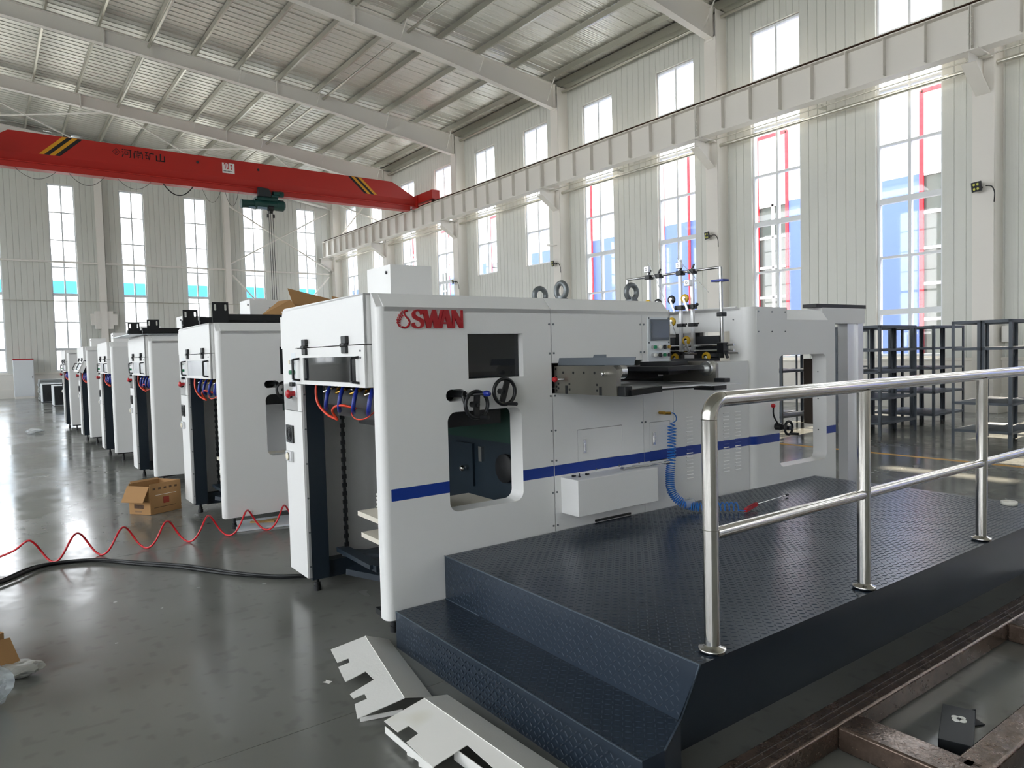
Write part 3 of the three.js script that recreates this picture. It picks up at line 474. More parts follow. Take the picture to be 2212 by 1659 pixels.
  part('guard_flap', [bar([2.975, 1.583, ZS + 0.005], [2.975, 1.583, -2.92], 0.004, 0.05, [0.3, 1, 0]).translate(0.01, 0, 0), extX([[3.2, 1.56], [3.34, 1.56], [3.31, 1.625], [3.2, 1.625]], 3.02, 3.023)], mats.greySteel, tf);
  // feeder head gauges standing in the gap between press and feeder
  const fh = part('gauge_frame', [cyl([4.84, 2.31, -3.75], [4.84, 2.31, -4.82], 0.011), cyl([4.84, 2.312, -3.748], [4.85, 1.66, -3.748], 0.015), cyl([4.84, 2.31, -4.815], [4.84, 1.7, -4.815], 0.012)], mats.steel, t);
  part('cross_rod', [cyl([4.86, 1.67, -3.64], [4.86, 1.67, -4.9], 0.011), cyl([4.86, 1.625, -3.64], [4.86, 1.625, -4.9], 0.011), cyl([4.95, 1.6, -3.66], [4.95, 1.6, -4.9], 0.008)], mats.steel, fh);
  part('rod_collar', [rbox(4.815, 1.905, -3.775, 4.88, 1.94, -3.72, 0.004), rbox(4.82, 1.6, -3.78, 4.885, 1.69, -3.71, 0.004), cyl([4.86, 1.56, -3.7], [4.86, 1.64, -3.74], 0.012)], mats.plastic, fh);
  for (const [y, z, w] of [[2.2, -3.755, 0.12], [2.1, -4.82, 0.12]]) part('blue_block', rbox(4.8, y - 0.009, z - w / 2, 4.88, y + 0.009, z + w / 2, 0.003), mats.plasticBlue, fh);
  for (const [z, yt, yb] of [[-4.54, 2.4, 1.62], [-4.42, 2.33, 1.62], [-4.17, 2.42, 1.62], [-4.04, 2.33, 1.62]]) {
    const a = part('gauge_arm', [box(4.825, yb, z - 0.013, 4.85, yt, z + 0.013)], mats.alu, fh);
    part('clamp', [rbox(4.81, 2.285, z - 0.03, 4.87, 2.325, z + 0.03, 0.004), rbox(4.81, 1.985, z - 0.05, 4.865, 2.025, z + 0.03, 0.004), rbox(4.81, 1.835, z - 0.03, 4.865, 1.865, z + 0.035, 0.004)], mats.plastic, a);
    part('clamp_lever', [bar([4.83, 2.32, z], [4.83, 2.365, z + 0.03], 0.012, 0.012), bar([4.83, 2.0, z + 0.03], [4.83, 2.03, z + 0.055], 0.012, 0.012), bar([4.83, 1.85, z + 0.03], [4.83, 1.86, z + 0.07], 0.012, 0.012), ball([4.83, 2.02, z + 0.055], 0.014)], mats.plastic, a);
  }
  for (const [y, z] of [[2.375, -4.535], [2.37, -4.16], [2.21, -4.07]]) part('bearing_block', [rbox(4.795, y - 0.028, z - 0.025, 4.825, y + 0.028, z + 0.03, 0.004), torus([4.793, y, z], 0.01, 0.003, 'x', 6, 16)], mats.alu, fh);
  [[2.078, -4.1, 'yellow'], [2.078, -4.25, 'plastic'], [1.885, -4.25, 'yellow'], [1.716, -4.09, 'yellow'], [1.567, -4.22, 'yellow'], [2.06, -4.53, 'yellow'], [2.06, -4.41, 'plastic'], [1.575, -3.88, 'yellow']].forEach(([y, z, m]) => {
    const w = part('guide_wheel', lathe([[0.018, -0.012], [0.036, -0.012], [0.04, 0], [0.036, 0.012], [0.018, 0.012], [0.018, -0.012]], [4.81, y, z], 'x', 24), mats[m], fh); part('wheel_hub', cyl([4.795, y, z], [4.825, y, z], 0.018, 12), mats.chrome, w);
    part('wheel_arm', bar([4.79, y, z], [4.79, y - 0.11, z + 0.05], 0.02, 0.008, [1, 0, 0]), mats.alu, w);
  });
  part('wire_feeler', [cyl([4.8, 2.43, -4.5], [4.8, 2.06, -4.31], 0.003, 6), cyl([4.8, 2.43, -4.17], [4.8, 2.11, -3.84], 0.003, 6)], mats.steel, fh);
  part('mechanism', [box(4.1, 1.535, -4.95, 4.95, 1.56, -3.85), box(4.2, 1.56, -4.9, 4.95, 1.74, -4.6), box(4.88, 1.56, -4.35, 4.97, 1.75, -4.28), box(4.9, 1.56, -4.05, 4.97, 1.75, -3.82), cyl([4.9, 1.57, -3.9], [4.9, 1.6, -3.9], 0.07, 20)], mats.dark, t);
  // T-handle and cap screws left lying on the side box are things of their own
  mesh('t_handle_wrench', [cyl([3.47, 0.826, -3.53], [3.86, 0.826, -3.5], 0.006), cyl([3.47, 0.826, -3.545], [3.47, 0.826, -3.515], 0.011, 6), cyl([3.86, 0.826, -3.5], [3.9, 0.826, -3.497], 0.013), cyl([3.6, 0.824, -3.57], [3.69, 0.824, -3.49], 0.005)], mats.steel, 'long steel socket bar lying on top of the white box on the machine cover', 'wrench', { askew: true });
  [[3.04, -3.56, 0], [3.07, -3.53, 1], [3.15, -3.55, 0]].forEach(([x, z, up]) => mesh('cap_screw', up ? [cyl([x, 0.815, z], [x, 0.84, z], 0.004), cyl([x, 0.815, z], [x, 0.822, z], 0.008)] : [cyl([x, 0.822, z], [x + 0.022, 0.822, z], 0.005), cyl([x - 0.006, 0.823, z], [x + 0.004, 0.823, z], 0.008)], mats.black, up ? 'small black screw standing upright on the white side box of the machine' : x > 3.1 ? 'small black cap screw lying on the white side box, right of the upright one' : 'small black cap screw lying on the white side box, left of the upright one', 'screw', { askew: true, group: up ? undefined : 'loose screws on the side box' }));
}
// feeder at the right end of the machine
{
  const t = thing('sheet_feeder', 'white sheet feeder with a large cut-out opening, at the end of the logo machine', 'machine', [5.05, 0, -5.2], { askew: true }), P = mats.paint, z0 = -3.6;
  const open = rrect(5.42, 0.6, 6.155, 1.568, 0.06);
  const c = part('front_cover', [extZ(shapeOf([[5.12, 0.2], [6.31, 0.2], [6.31, 1.875], [6.25, 1.875], [5.12, 1.875]], [open]), z0 - 0.135, z0), box(5.12, 1.875, z0 - 0.135, 5.545, 1.98, z0),
    extX([[-z0, 1.875], [-z0 + 0.07, 1.968], [-z0 + 0.135, 1.968], [-z0 + 0.135, 1.875]], 5.545, 6.19), extZ([[6.19, 1.875], [6.31, 1.875], [6.19, 1.968]], z0 - 0.135, z0 - 0.07),
    (() => { const s = new THREE.Shape(); s.moveTo(5.12, -z0); s.absarc(5.12, -z0 + 0.1, 0.1, -Math.PI / 2, -Math.PI, true); s.lineTo(5.02, 3.74); s.lineTo(5.12, 3.74); s.closePath(); return extY(s, 0.2, 1.98); })()], P, t);
  part('stripe', [box(5.12, 0.829, z0 - 0.001, 5.42, 0.898, z0 + 0.0012), box(6.155, 0.829, z0 - 0.001, 6.311, 0.898, z0 + 0.0012), (() => { const s = new THREE.Shape(); s.moveTo(5.12, -z0 - 0.0012); s.absarc(5.12, -z0 + 0.1, 0.1012, -Math.PI / 2, -Math.PI, true); s.lineTo(5.025, 3.7); s.absarc(5.12, -z0 + 0.1, 0.095, -Math.PI, -Math.PI / 2, false); s.closePath(); return extY(s, 0.829, 0.898); })()], mats.blue, c, { label: 'blue painted stripe' });
  const pl = part('cover_plate', box(5.11, 1.755, z0, 5.53, 1.957, z0 + 0.003), P, t); for (const x of [5.13, 5.32, 5.51]) for (const y of [1.772, 1.94]) put('screw', screwGeo, mats.zinc, pl, [x, y, z0 + 0.003]);
  part('side_cover', [box(5.02, 1.785, -4.9, 5.04, 1.99, -3.74), box(5.02, 0.2, -4.9, 5.04, 1.5, -3.74), box(5.02, 1.5, -3.8, 5.04, 1.785, -3.74)], P, t); for (const y of [1.88, 1.62]) put('screw', screwGeoX, mats.zinc, t, [5.02, y, -3.76]);
  part('top_cover', [box(5.02, 1.955, -5.1, 6.2, 1.968, z0 - 0.1), box(5.02, 1.96, -5.1, 5.545, 1.98, z0 - 0.1)], P, t);
  part('end_arm', [box(6.3, 1.85, -3.86, 7.07, 2.0, -3.72)], P, t); part('arm_cap', [box(6.2, 2.0, -3.86, 7.09, 2.035, -3.72)], mats.black, t);
  part('end_post', [box(6.78, 0, -3.84, 6.94, 1.85, -3.74), box(6.94, 0, -3.86, 7.04, 1.85, -3.72)], mats.alu, t);
  for (const y of [1.4, 1.15, 0.86]) put('screw', screwGeoX, mats.zinc, t, [6.155, y, -3.68]);
  part('lift_column', [box(5.6, 0.05, -4.9, 5.66, 1.9, -4.84), box(6.0, 0.05, -5.0, 6.06, 1.9, -4.92)], mats.black, t); part('pile_beam', box(5.1, 1.2, -4.7, 5.95, 1.27, -4.6), mats.black, t);
  part('end_plate', box(6.24, 0.9, -3.88, 6.26, 1.52, -3.76), M(0x3a3028, 0.7), t);
  part('rear_cover', [box(5.02, 1.5, -5.12, 6.31, 1.96, -5.1), box(5.02, 0.2, -5.12, 5.3, 1.5, -5.1), box(6.24, 0.2, -5.12, 6.31, 1.5, -5.1)], P, t);
  for (const [x, z] of [[5.1, -3.8], [6.25, -3.8], [5.1, -5.0], [6.25, -5.0]]) part('foot', cyl([x, 0, z], [x, 0.2, z], 0.03), mats.black, t);
  const lv = part('lever', [cyl([5.37, 0.96, z0], [5.37, 0.96, z0 + 0.06], 0.03), cyl([5.37, 0.96, z0 + 0.06], [5.37, 0.96, z0 + 0.1], 0.022), tube([[5.365, 0.97, z0 + 0.03], [5.315, 1.06, z0 + 0.015], [5.29, 1.135, z0 + 0.03]], 0.007, 16)], mats.plastic, t);
  part('ball_knob', ball([5.288, 1.145, z0 + 0.03], 0.019), mats.red, lv);
  const w = part('handwheel', [torus([5.37, 0.955, z0 + 0.12], 0.055, 0.011), cyl([5.37, 0.955, z0 + 0.09], [5.37, 0.955, z0 + 0.135], 0.018), bar([5.315, 0.955, z0 + 0.115], [5.425, 0.955, z0 + 0.115], 0.03, 0.01, [0, 0, 1])], mats.plastic, t); part('grip', cyl([5.39, 0.905, z0 + 0.12], [5.41, 0.905, z0 + 0.19], 0.011), mats.plastic, w);
  mesh('wood_block', rbox(5.45, 1.271, -4.7, 5.62, 1.33, -4.6, 0.004), M(0x9a6a34, 0.7), 'small brown wooden block on the black beam inside the feeder opening', 'wood block', { askew: true });
}

// ---------------------------------------------------------------- the row of like machines behind
const rowMachines = [];
{
  const names = ['second', 'third', 'fourth', 'fifth', 'sixth'];
  const at = [[-0.01, -3.36], [-0.035, -6.6], [-0.075, -9.78], [-0.095, -13.1], [-0.115, -16.9]];
  const lab = (i) => ['second white machine in the row, without logo, black bars and cardboard lying on top', 'third white die cutting machine in the row, a flat sheet with black bars on top', 'fourth white die cutting machine in the row, counted from the logo machine', 'fifth white die cutting machine in the row, its flap door standing ajar', 'sixth and last white die cutting machine, next to the dark crates by the far wall'][i];
  const make = (i, bent) => {
    const t = thing('die_cutting_machine', lab(i), 'machine', [1.7, 0, -5.2], { askew: true, group: 'white die cutting machines standing in a row' });
    dieCutter(t, false);
    part('press_cover', [box(2.934, 0.15, ZS - 0.03, 5.0, 1.926, ZS), box(2.934, 1.926, -5.15, 5.0, 2.0, ZS - 0.1), box(4.98, 0.15, -5.15, 5.0, 1.93, ZS)], mats.paint, t);
    part('top_cover', box(1.74, 1.99, ZS - 0.2, 2.93, 2.004, ZS - 0.13), mats.paint, t);
    if (bent) { const d = t.children.find((c) => c.name === 'flap_door'); const off = V(1.66 - 1.7, 1.72, 0); d.geometry = d.geometry; d.position.set(off.x, off.y, 0); d.rotation.z = -0.42; d.position.sub(V(off.x, off.y, 0).applyEuler(d.rotation)); }
    return t;
  };
  for (let i = 0; i < 5; i++) {
    const src = i === 0 ? make(0) : i === 3 ? make(3, true) : rowMachines[0].clone();
    if (i !== 0 && i !== 3) { src.name = numbered('die_cutting_machine'); scene.add(src); src.userData = { ...rowMachines[0].userData, label: lab(i) }; }
    const p = toHall([1.7, 0, -5.2]); src.position.set(p[0] + at[i][0], 0, p[2] + at[i][1]); rowMachines.push(src);
  }
  const [ax, az] = at[0], [bx, bz] = at[1];
  // gripper bars with slotted brackets lying on the second and third machines
  const barSet = (ox, oz, y, w, n) => {
    const b = thing('gripper_bar', '', 'bar', [ox, y, oz]);
    part('bar', [box(ox, y, oz - 0.05, ox + w, y + 0.09, oz), box(ox, y + 0.03, oz, ox + w, y + 0.045, oz + 0.03)], mats.black, b);
    for (const d of n) { const br = extZ(shapeOf([[ox + d, y], [ox + d + 0.15, y], [ox + d + 0.15, y + 0.2], [ox + d, y + 0.2]], [rrect(ox + d + 0.018, y + 0.12, ox + d + 0.038, y + 0.18, 0.009), rrect(ox + d + 0.112, y + 0.12, ox + d + 0.132, y + 0.18, 0.009)]), oz + 0.03, oz + 0.036); part('bracket', br, mats.black, b); }
    return b;
  };
  const two = 'gripper bars lying on the machines';
  const q = (b, l) => { b.userData.label = l; b.userData.group = two; };
  q(barSet(1.78, -3.8 + az, 2.007, 0.98, [-0.02]), 'black steel gripper bar with slotted bracket on the front edge of the second machine');
  q(barSet(1.78, -4.35 + az, 2.007, 0.95, [0.7]), 'black gripper bar under the cardboard sheet on the second machine');
  q(barSet(1.72, -4.85 + az, 2.0, 0.6, [0.0]), 'black gripper bar at the rear post end of the second machine top');
  const sheet = mesh('cover_sheet', box(1.5, 2.01, -5.2 + bz, 2.95, 2.02, -3.62 + bz), mats.frame, 'flat pale sheet lying on the third machine under black bars', 'sheet');
  q(barSet(1.72, -4.0 + bz, 2.022, 1.1, [0.05]), 'black gripper bar nearest the front edge on the third machine');
  q(barSet(1.66, -4.8 + bz, 2.022, 0.7, [0.0]), 'black gripper bar at the rear on the third machine');
  // cardboard on the second machine
  const cb = (pts, th, label, o) => { const c = V(...pts[0]), u = V(...pts[1]).sub(c), w = V(...pts[3]).sub(c), n = u.clone().cross(w).normalize().multiplyScalar(th); const g = new THREE.BufferGeometry(), v = [], quad = pts.map((p) => V(...p)), low = quad.map((p) => p.clone().sub(n)); const tri = (a, b, d) => v.push(...a.toArray(), ...b.toArray(), ...d.toArray()); tri(quad[0], quad[1], quad[2]); tri(quad[0], quad[2], quad[3]); tri(low[0], low[2], low[1]); tri(low[0], low[3], low[2]); for (let i = 0; i < 4; i++) { const j = (i + 1) % 4; tri(quad[i], low[i], low[j]); tri(quad[i], low[j], quad[j]); } g.setAttribute('position', new THREE.Float32BufferAttribute(v, 3)); g.computeVertexNormals(); return uvBox(g); };
  mesh('cardboard_sheet', cb([[2.28, 2.1, -3.95 + az], [2.66, 2.06, -3.75 + az], [2.62, 2.27, -4.05 + az], [2.56, 2.27, -4.25 + az]], 0.006), mats.kraft, 'torn brown cardboard sheet propped on the black bars of the second machine', 'cardboard');
  mesh('cardboard_flap', [cb([[2.72, 2.05, -4.1 + az], [3.3, 2.0, -4.1 + az], [3.3, 2.28, -4.3 + az], [2.7, 2.42, -4.35 + az]], 0.006), cb([[3.15, 2.0, -4.0 + az], [3.5, 2.0, -4.0 + az], [3.45, 2.26, -4.1 + az], [3.12, 2.33, -4.15 + az]], 0.006)], mats.kraft, 'curved brown cardboard flaps standing on the second machine behind the hood', 'cardboard');
}

// ---------------------------------------------------------------- checker plate platform with its step
{
  const plate = M(0x343f4c, 0.26, 0.4, { bumpMap: fine, bumpScale: 0.0003 });
  const t = thing('operator_platform', 'dark blue checker plate platform with one step in front of the logo machine', 'platform', [4, 0, -2.6], { askew: true });
  const zb = -3.605, y1 = 0.463, y2 = 0.206;
  part('deck', [extX([[-zb, 0.0], [1.92, 0], [1.72, y1], [-zb, y1]], 2.07, 5.955)], plate, t);
  part('step', extY([[1.742, -zb], [1.757, 1.72], [1.871, 1.72], [2.085, 1.83], [2.085, -zb]].map(([a, b]) => [a, b]), 0, y2), plate, t);
  part('weld_seam', [bar([2.07, y1, zb], [2.07, y1, -1.72], 0.005, 0.005), bar([2.07, y2 + 0.002, zb], [2.085, y2 + 0.002, -1.83], 0.006, 0.006), bar([1.743, y2, zb], [1.757, y2, -1.72], 0.005, 0.005), bar([2.07, y1, -1.72], [2.085, y2, -1.83], 0.006, 0.006), bar([2.085, y2, -1.83], [1.871, y2, -1.72], 0.006, 0.006)], M(0x5a6672, 0.3, 0.5), t, { kind: 'stuff' });
  // raised tear lugs of the plate, far too many to count
  const lug = new THREE.SphereGeometry(1, 8, 4, 0, Math.PI * 2, 0, Math.PI / 2).scale(0.0125, 0.0018, 0.0034), mtx = [], q = new THREE.Quaternion(), e = new THREE.Euler();
  const field = (o, ux, uz, nu, nv, inside) => { // o origin, ux and uz unit steps across the surface
    const U = V(...ux), W2 = V(...uz), N = W2.clone().cross(U).normalize(), B = new THREE.Matrix4();
    for (let i = 0; i < nu; i++) for (let j = 0; j < nv; j++) {
      const a = (i + 0.5) * 0.029, b = (j + 0.5) * 0.029; if (inside && !inside(a, b)) continue;
      const s = (i + j) % 2 ? 1 : -1, d = U.clone().multiplyScalar(0.7071).addScaledVector(W2, 0.7071 * s).normalize(), w = N.clone().cross(d).negate();
      B.makeBasis(d, N, d.clone().cross(N)); B.setPosition(o[0] + U.x * a + W2.x * b, o[1] + U.y * a + W2.y * b, o[2] + U.z * a + W2.z * b); mtx.push(B.clone());
    }
  };
  field([2.085, y1, zb + 0.02], [1, 0, 0], [0, 0, 1], 132, 64);
  field([2.07, y2 + 0.012, zb + 0.02], [0, 1, 0], [0, 0, 1], 8, 61);
  field([1.755, y2, zb + 0.02], [1, 0, 0], [0, 0, 1], 11, 64, (a, b) => b < 1.86 - Math.max(0, a - 0.12) * 0.5);
  field([1.744, 0.008, zb + 0.02], [0, 1, 0], [0, 0, 1], 6, 64);
  const fl = Math.hypot(0.2, y1); field([2.09, 0.008, -1.92], [0, y1 / fl, 0.2 / fl], [1, 0, 0], 17, 133);
  const inst = new THREE.InstancedMesh(lug, plate, mtx.length); inst.name = 'tread_lugs'; inst.userData.kind = 'stuff'; inst.castShadow = inst.receiveShadow = true;
  const back = new THREE.Matrix4().makeTranslation(-4, 0, 2.6); mtx.forEach((m, i) => inst.setMatrixAt(i, back.clone().multiply(m))); t.add(inst);
}
// stainless handrail
{
  const s = M(0xcfccc6, 0.14, 1, { roughnessMap: null }), t = thing('handrail', 'polished stainless steel tube handrail along the front edge of the platform', 'railing', [2.2, 0.463, -1.768], { askew: true });
  const z = -1.768, y0 = 0.463, yt = 1.448;
  const c = new THREE.CurvePath(), a = V(2.203, y0, z), b = V(2.203, yt - 0.075, z), d = V(2.278, yt, z), e = V(5.88, yt, z);
  c.add(new THREE.LineCurve3(a, b)); c.add(new THREE.QuadraticBezierCurve3(b, V(2.203, yt - 0.012, z), V(2.225, yt - 0.022, z))); c.curves.pop(); 
  const arc = Array.from({ length: 9 }, (_, i) => { const q = i / 8 * Math.PI / 2; return [2.278 - 0.075 * Math.cos(q), yt - 0.075 + 0.075 * Math.sin(q), z]; });
  part('top_rail', [cyl([2.278, yt, z], [5.9, yt, z], 0.0305, 28, 0.0305, true), tube(arc, 0.0305, 24, 28)], s, t);
  part('mid_rail', cyl([2.23, 0.925, z], [5.87, 0.925, z], 0.0245, 24), s, t);
  const seam = torus([0, 0, 0], 0.0306, 0.0012, 'y', 6, 28);
  [2.203, 3.345, 4.685, 5.86].forEach((x, i) => {
    const p = part('post', cyl([x, y0 + 0.012, z], [x, i ? yt - 0.02 : yt - 0.075, z], 0.0305, 28, 0.0305, true), s, t);
    part('base_flange', [lathe([[0.031, 0.03], [0.036, 0.022], [0.052, 0.018], [0.054, 0.012], [0.052, 0.001], [0.031, 0.001]].reverse(), [x, y0, z], 'y', 32)], s, p);
    put('weld_ring', seam, mats.brushed, p, [x, 0.945, z]); if (!i) put('weld_ring', seam, mats.brushed, p, [x, yt - 0.075, z]);
  });
}
// welded steel frame lying on the floor in front
{
  const rust = tex(256, (u, v, n) => { const k = n(u, v, 12) * 0.5 + n(u, v, 48, 2) * 0.35 + n(u, v, 128, 3) * 0.25; return [0.30 + 0.2 * k, 0.255 + 0.17 * k, 0.225 + 0.15 * k]; }, 0.6, 0.6, true);
  const m = M(0xffffff, 0.4, 0.55, { map: rust, roughnessMap: fine, bumpMap: fine, bumpScale: 0.0006 });
  const t = thing('tube_weldment', 'rusty brown welded square tube frame lying on the floor before the platform', 'frame', [3.5, 0, -1.35], { askew: true });
  const r = 0.012, tb = (n, x0, z0, x1, z1) => part(n, rbox(x0, 0.001, z0, x1, 0.101, z1, r, 3), m, t);
  tb('side_tube', 0.6, -1.655, 7.4, -1.532); tb('side_tube', 2.785, -1.148, 7.4, -1.03);
  tb('cross_tube', 2.685, -1.532, 2.848, -1.0); tb('cross_tube', 4.4, -1.532, 4.52, -1.148); tb('cross_tube', 6.2, -1.532, 6.32, -1.148);
  tb('side_tube', 2.3, -0.93, 7.4, -0.81); tb('cross_tube', 2.18, -1.5, 2.3, -0.81);
  part('weld_line', [box(0.6, 0.101, -1.607, 7.4, 0.1022, -1.604), box(0.6, 0.101, -1.578, 7.4, 0.102, -1.576)], mats.brushed, t);
  const b = thing('guide_block', 'black steel block with a shiny four-lobed washer, inside the rusty frame', 'steel block', [3.1, 0, -1.28], { askew: true });
  const g = (a) => a.map((h) => h.translate(-3.1, 0, 1.28).rotateY(0.35).translate(3.1, 0, -1.28));
  part('block', g([rbox(2.99, 0.001, -1.32, 3.32, 0.058, -1.2, 0.002)]), M(0x2a2d30, 0.45, 0.3), b);
  part('washer', g([0, 1, 2, 3].map((i) => cyl([3.2 + 0.016 * Math.cos(i * 1.57 + 0.6), 0.058, -1.255 + 0.016 * Math.sin(i * 1.57 + 0.6)], [3.2 + 0.016 * Math.cos(i * 1.57 + 0.6), 0.061, -1.255 + 0.016 * Math.sin(i * 1.57 + 0.6)], 0.015, 16))), mats.btnWhite, b);
  part('hole', g([cyl([3.2, 0.0605, -1.255], [3.2, 0.0615, -1.255], 0.009, 12)]), mats.black, b);
  const cl = thing('angle_clip', 'short bent steel angle clip behind the black block in the rusty frame', 'clip', [3.32, 0, -1.33], { askew: true });
  part('leg', [bar([3.22, 0.004, -1.34], [3.36, 0.004, -1.27], 0.05, 0.004), bar([3.235, 0.022, -1.365], [3.375, 0.022, -1.295], 0.004, 0.045)], mats.dark, cl);
}

// ---------------------------------------------------------------- loose things on the floor
function slabSheet(o, ux, uz, pts, th, holes = []) {         // a flat sheet: outline in metres along ux and uz from o
  const X = V(...ux).normalize(), Z = V(...uz); Z.addScaledVector(X, -Z.dot(X)).normalize(); const N = Z.clone().cross(X);
  const g = ext(shapeOf(pts, holes), th).applyMatrix4(new THREE.Matrix4().makeBasis(X, Z, X.clone().cross(Z)).setPosition(...o)); return uvBox(g);
}
{
  const P = M(0xecebe6, 0.5, 0, { bumpMap: fine, bumpScale: 0.0008 });
  const stained = tex(256, (u, v, n) => { const k = n(u, v, 4, 21) * n(u, v, 9, 22); const s = k > 0.5 ? (k - 0.5) * 0.5 : 0; return [0.95 - s * 0.35, 0.945 - s * 0.42, 0.92 - s * 0.65]; }, 0.9, 0.9, true);
  const Q = M(0xffffff, 0.5, 0, { map: stained });
  const a = thing('sheet_guard', 'white folded sheet metal guard with square notches, the shorter one under the overlap', 'metal guard', [1.5, 0, -3.3], { askew: true, group: 'white sheet metal guards on the floor' });
  // panel frame: along the fold and down to the left edge
  const f0 = [1.601, 0.067, -3.717], f1 = [1.42, 0.09, -2.88], lf = [1.409, 0.025, -3.785];
  const ux = f1.map((v, i) => v - f0[i]), uz = lf.map((v, i) => v - f0[i]);
  part('panel', slabSheet(f0, ux, uz, [[0, 0], [0.858, 0], [0.858, 0.22], [0.72, 0.205], [0.72, 0.145], [0.66, 0.145], [0.66, 0.2], [0.605, 0.205], [0.56, 0.075], [0.435, 0.09], [0.46, 0.2], [0.26, 0.2], [0.26, 0.14], [0.2, 0.135], [0.2, 0.195], [0, 0.197]], 0.003), P, a);
  part('flap', slabSheet(f0, ux, [0.148, -0.066, 0.0], [[-0.06, 0.162], [0.76, 0.175], [0.858, 0], [0, 0]], 0.003), P, a);
  part('rib', bar([1.42, 0.02, -2.9], [1.24, 0.01, -2.97], 0.004, 0.02), P, a);
  const b = thing('sheet_guard', 'longer white folded sheet metal guard with stains, overlapping the other and nearest the camera', 'metal guard', [1.5, 0, -2.4], { askew: true, group: 'white sheet metal guards on the floor' });
  const g0 = [1.482, 0.097, -2.808], g1 = [1.535, 0.098, -1.6], h0 = [1.278, 0.062, -2.775];
  const vx = g1.map((v, i) => v - g0[i]), vz = h0.map((v, i) => v - g0[i]);
  part('panel', slabSheet(g0, vx, vz, [[0, 0], [1.2, 0], [1.2, 0.225], [0.72, 0.225], [0.72, 0.08], [0.43, 0.06], [0.43, 0.225], [0.21, 0.215], [0.2, 0.15], [0.12, 0.15], [0.12, 0.205], [0, 0.205]], 0.003), Q, b);
  part('flap', slabSheet(g0, vx, [0.17, -0.06, -0.05], [[-0.05, 0.165], [1.2, 0.165], [1.2, 0], [0, 0]], 0.003), P, b);
  part('flange', [bar([1.27, 0.04, -2.77], [1.31, 0.04, -1.6], 0.003, 0.03), bar([1.4, 0.05, -2.41], [1.42, 0.05, -2.12], 0.003, 0.05), bar([1.29, 0.02, -2.6], [1.3, 0.02, -2.56], 0.01, 0.05), bar([1.29, 0.02, -2.5], [1.3, 0.02, -2.46], 0.01, 0.05)], P, b);
  const scrap = (x, z, r, l, n) => mesh('paper_scrap', [extY([[0, 0], [0.025, -0.004], [0.03, 0.04], [0.018, 0.03], [0.004, 0.042]].map(([p, q]) => [p, q]), 0.0008, 0.0018).rotateY(r).translate(x, 0, z)], mats.paper, l, 'paper scrap', { askew: true });
  scrap(1.27, -3.42, 0.6, 'small white torn tape scrap on the floor left of the notched guard');
  // brown carton by the second machine
  const c = thing('carton_box', 'open brown cardboard carton on the floor beside the second machine', 'carton', [1.3, 0, -8.7], { askew: true });
  const A = [1.063, 0, -8.679], B = [1.234, 0, -8.444], D = [1.566, 0, -8.6], E = [1.395, 0, -8.835], h = 0.33, K = mats.kraft;
  const side = (p, q, hh = h) => bar([p[0], hh / 2 + 0.003, p[2]], [q[0], hh / 2 + 0.003, q[2]], 0.006, hh);
  part('side', side(A, B, 0.3), K, c); part('side', side(B, D), K, c); part('side', side(D, E), K, c); part('side', side(E, A), K, c); part('bottom', extY([[1.063, 8.679], [1.234, 8.444], [1.566, 8.6], [1.395, 8.835]].reverse(), 0.003, 0.01), K, c);
  const nx = -0.81, nz = 0.586;                               // outward of the short side
  part('flap', slabSheet([A[0], 0.31, A[2]], [B[0] - A[0], 0, B[2] - A[2]], [nx * 0.1, -0.16, nz * 0.1], [[-0.02, 0], [0.28, 0], [0.285, 0.185], [-0.01, 0.19]], 0.005), K, c);
  part('flap', slabSheet([E[0], 0.33, E[2]], [A[0] - E[0], 0, A[2] - E[2]], [-0.2, 0.06, -0.1], [[0, 0], [0.34, 0], [0.32, 0.05], [0, 0.04]], 0.005), K, c);
  const ink = M(0x5a4330, 0.8), red = M(0x9a3a2a, 0.8), dirx = (D[0] - B[0]) / 0.366, dirz = (D[2] - B[2]) / 0.366, off = [0.42 * 0.0045, 0.9 * 0.0045];
  const on = (s, y, w, hh, m, n) => part(n, bar([B[0] + dirx * s + off[0], y, B[2] + dirz * s + off[1]], [B[0] + dirx * (s + w) + off[0], y, B[2] + dirz * (s + w) + off[1]], 0.001, hh), m, c);
  for (let i = 0; i < 5; i++) on(0.03 + i * 0.065, 0.275, 0.03, 0.022, ink, 'print'); on(0.15, 0.14, 0.07, 0.07, red, 'print'); on(0.04, 0.07, 0.26, 0.006, ink, 'print'); on(0.06, 0.205, 0.25, 0.004, mats.paper, 'strap'); 
  const l0 = [A[0] + nx * 0.004, 0, A[2] + nz * 0.004], sdx = (B[0] - A[0]) / 0.29, sdz = (B[2] - A[2]) / 0.29;
  const on2 = (s, y, w, hh, m) => part('print', bar([l0[0] + sdx * s, y, l0[2] + sdz * s], [l0[0] + sdx * (s + w), y, l0[2] + sdz * (s + w)], 0.0012, hh), m, c);
  on2(0.07, 0.09, 0.13, 0.045, ink); on2(0.078, 0.09, 0.112, 0.034, M(0x77706a, 0.8)); on2(0.03, 0.15, 0.22, 0.005, ink); on2(0.08, 0.035, 0.09, 0.02, M(0x86684a, 0.8));
  // red spiral hose across the floor
  const pts = []; for (let i = 0; i <= 200; i++) { const u = i / 200, x = 0.2 + u * 2.35, ph = (x - 0.275) / 0.345 * Math.PI * 2; pts.push([x, 0.113 - 0.105 * Math.cos(ph), -7.0 + 0.105 * Math.sin(ph) * 0.8 + 0.06 * (x - 0.3)]); }
  pts.unshift([-1.6, 0.012, -7.3], [-0.9, 0.012, -7.25], [-0.35, 0.02, -7.22], [0.0, 0.12, -7.12], [0.12, 0.205, -7.05]);
